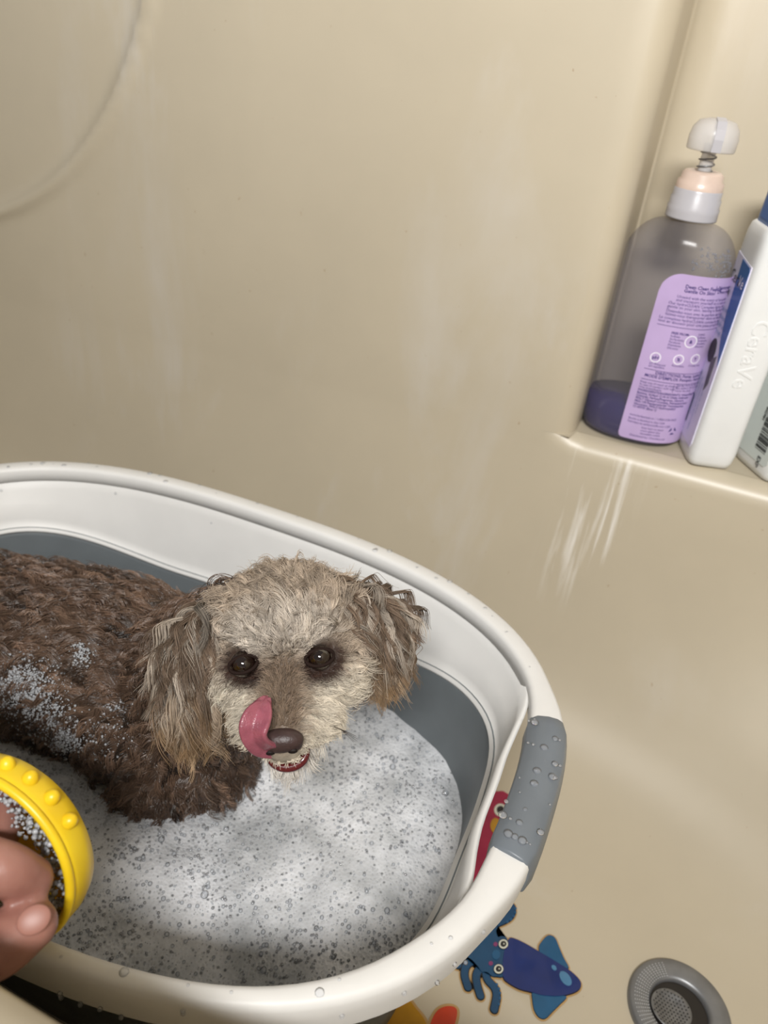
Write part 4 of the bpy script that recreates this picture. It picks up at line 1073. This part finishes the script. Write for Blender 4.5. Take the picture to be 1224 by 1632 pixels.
# ------------------------------------------------------------------ yellow bath brush held at the lower left
LF = unit(ray(-14, 1370)); LR = unit(CR-(CR@LF)*LF); LU = np.cross(LR, LF)
bm_ = unit(.72*LR-.69*LU); be = unit(.69*LR+.72*LU); bd = .52*LF+.854*be; bq = np.cross(bd, bm_)
BR = .0412; bc = PX(-16, 1366, .330)
t = NT('yellow_silicone'); v = t.coords(); nz = t.add('ShaderNodeTexNoise', Scale=40.0); t.link(v, nz.inputs['Vector'])
rp = t.ramp(nz.outputs['Fac'], [(.3, lin((224, 184, 22))), (.7, lin((240, 204, 38)))]); t.link(rp.outputs[0], t.b.inputs['Base Color'])
t.b.inputs['Roughness'].default_value = .35; t.b.inputs['Subsurface Weight'].default_value = .3; t.b.inputs['Subsurface Radius'].default_value = (.01, .007, .001); t.b.inputs['Subsurface Scale'].default_value = .5
M['yellow'] = t.m
brush = root('bath_brush', bc, 'yellow silicone bath brush with round nubs held over the basket edge', 'brush')
a = np.linspace(0, 2*math.pi, 72, endpoint=False)
def bring_(r_, dep): return bc+bd*dep+r_*(np.cos(a)[:, None]*bm_+np.sin(a)[:, None]*bq)
rings = [bring_(BR*k_, d_) for k_, d_ in ((1.0, 0), (1.015, .004), (1.01, .010), (.97, .015), (.88, .018), (.6, .0195), (.2, .020), (.01, .020))]
dish = mesh_obj('dish', *loft(rings), M['yellow'], brush); so = dish.modifiers.new('thick', 'SOLIDIFY'); so.thickness = .0018; so.offset = 0
rp_ = bring_(BR, 0); V, F = tube(np.vstack([rp_, rp_[:2]]), .0021, 10, False); mesh_obj('rolled_edge', V, F, M['yellow'], brush)
for k_ in range(22):
    an = 2*math.pi*(k_+.35)/22
    dv = math.cos(an)*bm_+math.sin(an)*bq
    if dv@bm_ > .5: continue
    p = bc+bd*.0085+dv*BR*1.02
    V0, F0 = ICO2; R_ = np.c_[unit(dv), unit(np.cross(dv, bd)), unit(bd)]
    mesh_obj('nub', p+(R_@(V0*np.array([.0046, .0036, .0036])).T).T, [tuple(f) for f in F0], M['yellow'], brush)
Pq, Rq = [], []
for _ in range(1800):
    an = random.uniform(0, 2*math.pi); r_ = BR*math.sqrt(random.uniform(.25, .93)); dv = math.cos(an)*bm_+math.sin(an)*bq
    rr_ = .0004+.0012*random.random()**2
    Pq.append(bc+dv*r_+bd*random.uniform(.001, .010)); Rq.append(rr_)
sb = blobs('brush_suds', np.array(Pq), np.array(Rq), M['lather'], None, ICO1); tag(sb, 'white bubbles packed inside the yellow brush beside the fingers', 'lather', None, 'stuff')

# ------------------------------------------------------------------ the hand holding it
t = NT('hand_skin'); v = t.coords(); nz = t.add('ShaderNodeTexNoise', Scale=45.0, Detail=4.0); t.link(v, nz.inputs['Vector'])
rp = t.ramp(nz.outputs['Fac'], [(.3, lin((140, 94, 83))), (.7, lin((166, 121, 108)))]); t.link(rp.outputs[0], t.b.inputs['Base Color'])
t.b.inputs['Roughness'].default_value = .42; t.b.inputs['Subsurface Weight'].default_value = .2; t.b.inputs['Subsurface Radius'].default_value = (.012, .005, .003); t.b.inputs['Subsurface Scale'].default_value = .5
n2 = t.add('ShaderNodeTexNoise', Scale=260.0, Detail=3.0); t.link(v, n2.inputs['Vector']); t.bump(n2.outputs['Fac'], .25, .0008)
M['hand'] = t.m
def fpts(*p): return [PX(*q) for q in p]
hp = []
def limb(pts, rad):
    P_ = catmull(pts, 6*len(pts)); R_ = np.interp(np.linspace(0, 1, len(P_)), np.linspace(0, 1, len(rad)), rad)
    for p, r_ in zip(P_, R_): hp.append((p, np.eye(3)*r_))
limb([(-.47, -.02, .47), (-.375, .06, .405), (-.285, .110, .335)], [.033, .029, .025])                     # forearm coming over the tub rim
limb([(-.285, .110, .335), (-.250, .112, .315), (-.226, .114, .300)], [.025, .027, .023])                  # palm
limb([(-.272, .128, .328), (-.240, .130, .312), (-.216, .132, .296)], [.022, .022, .018])
limb([(-.236, .106, .304), PX(-105, 1500, .292), PX(-14, 1508, .294), PX(52, 1474, .300)], [.018, .0150, .0132, .0095])   # thumb
limb(fpts((-115, 1345, .314), (-70, 1365, .300), (5, 1385, .300), (48, 1402, .308)), [.0118, .0110, .0104, .0090])      # index finger, bent into the dish
limb(fpts((-125, 1330, .320), (-100, 1300, .318), (-50, 1320, .324), (-10, 1345, .332)), [.0115, .0105, .0092, .0078])
limb(fpts((-140, 1315, .326), (-130, 1270, .328), (-100, 1270, .334), (-60, 1300, .340)), [.011, .010, .009, .0074])
limb(fpts((-160, 1305, .332), (-180, 1275, .335), (-160, 1255, .340), (-120, 1270, .345)), [.0095, .0085, .0076, .0064])
person = root('person', (-.375, .06, .405), 'bare wet hand gripping the yellow brush at the lower left', 'person')
hand = union_mesh('hand', hp, .0016, 4, M['hand'], person)
M['nail'] = plain('fingernail', (160, 114, 102), .42, .4, .05)
tp = PX(54, 1466, .2920); dn = unit(PX(52, 1474, .300)-PX(-12, 1508, .294)); nn_ = unit(CAM-tp); nn_ = unit(nn_-dn*(nn_@dn)); sn = np.cross(dn, nn_)
blobs('thumb_nail', np.array([tp]), np.array([np.c_[dn*.0062, sn*.0052, nn_*.0014]]), M['nail'], hand, ICO3)
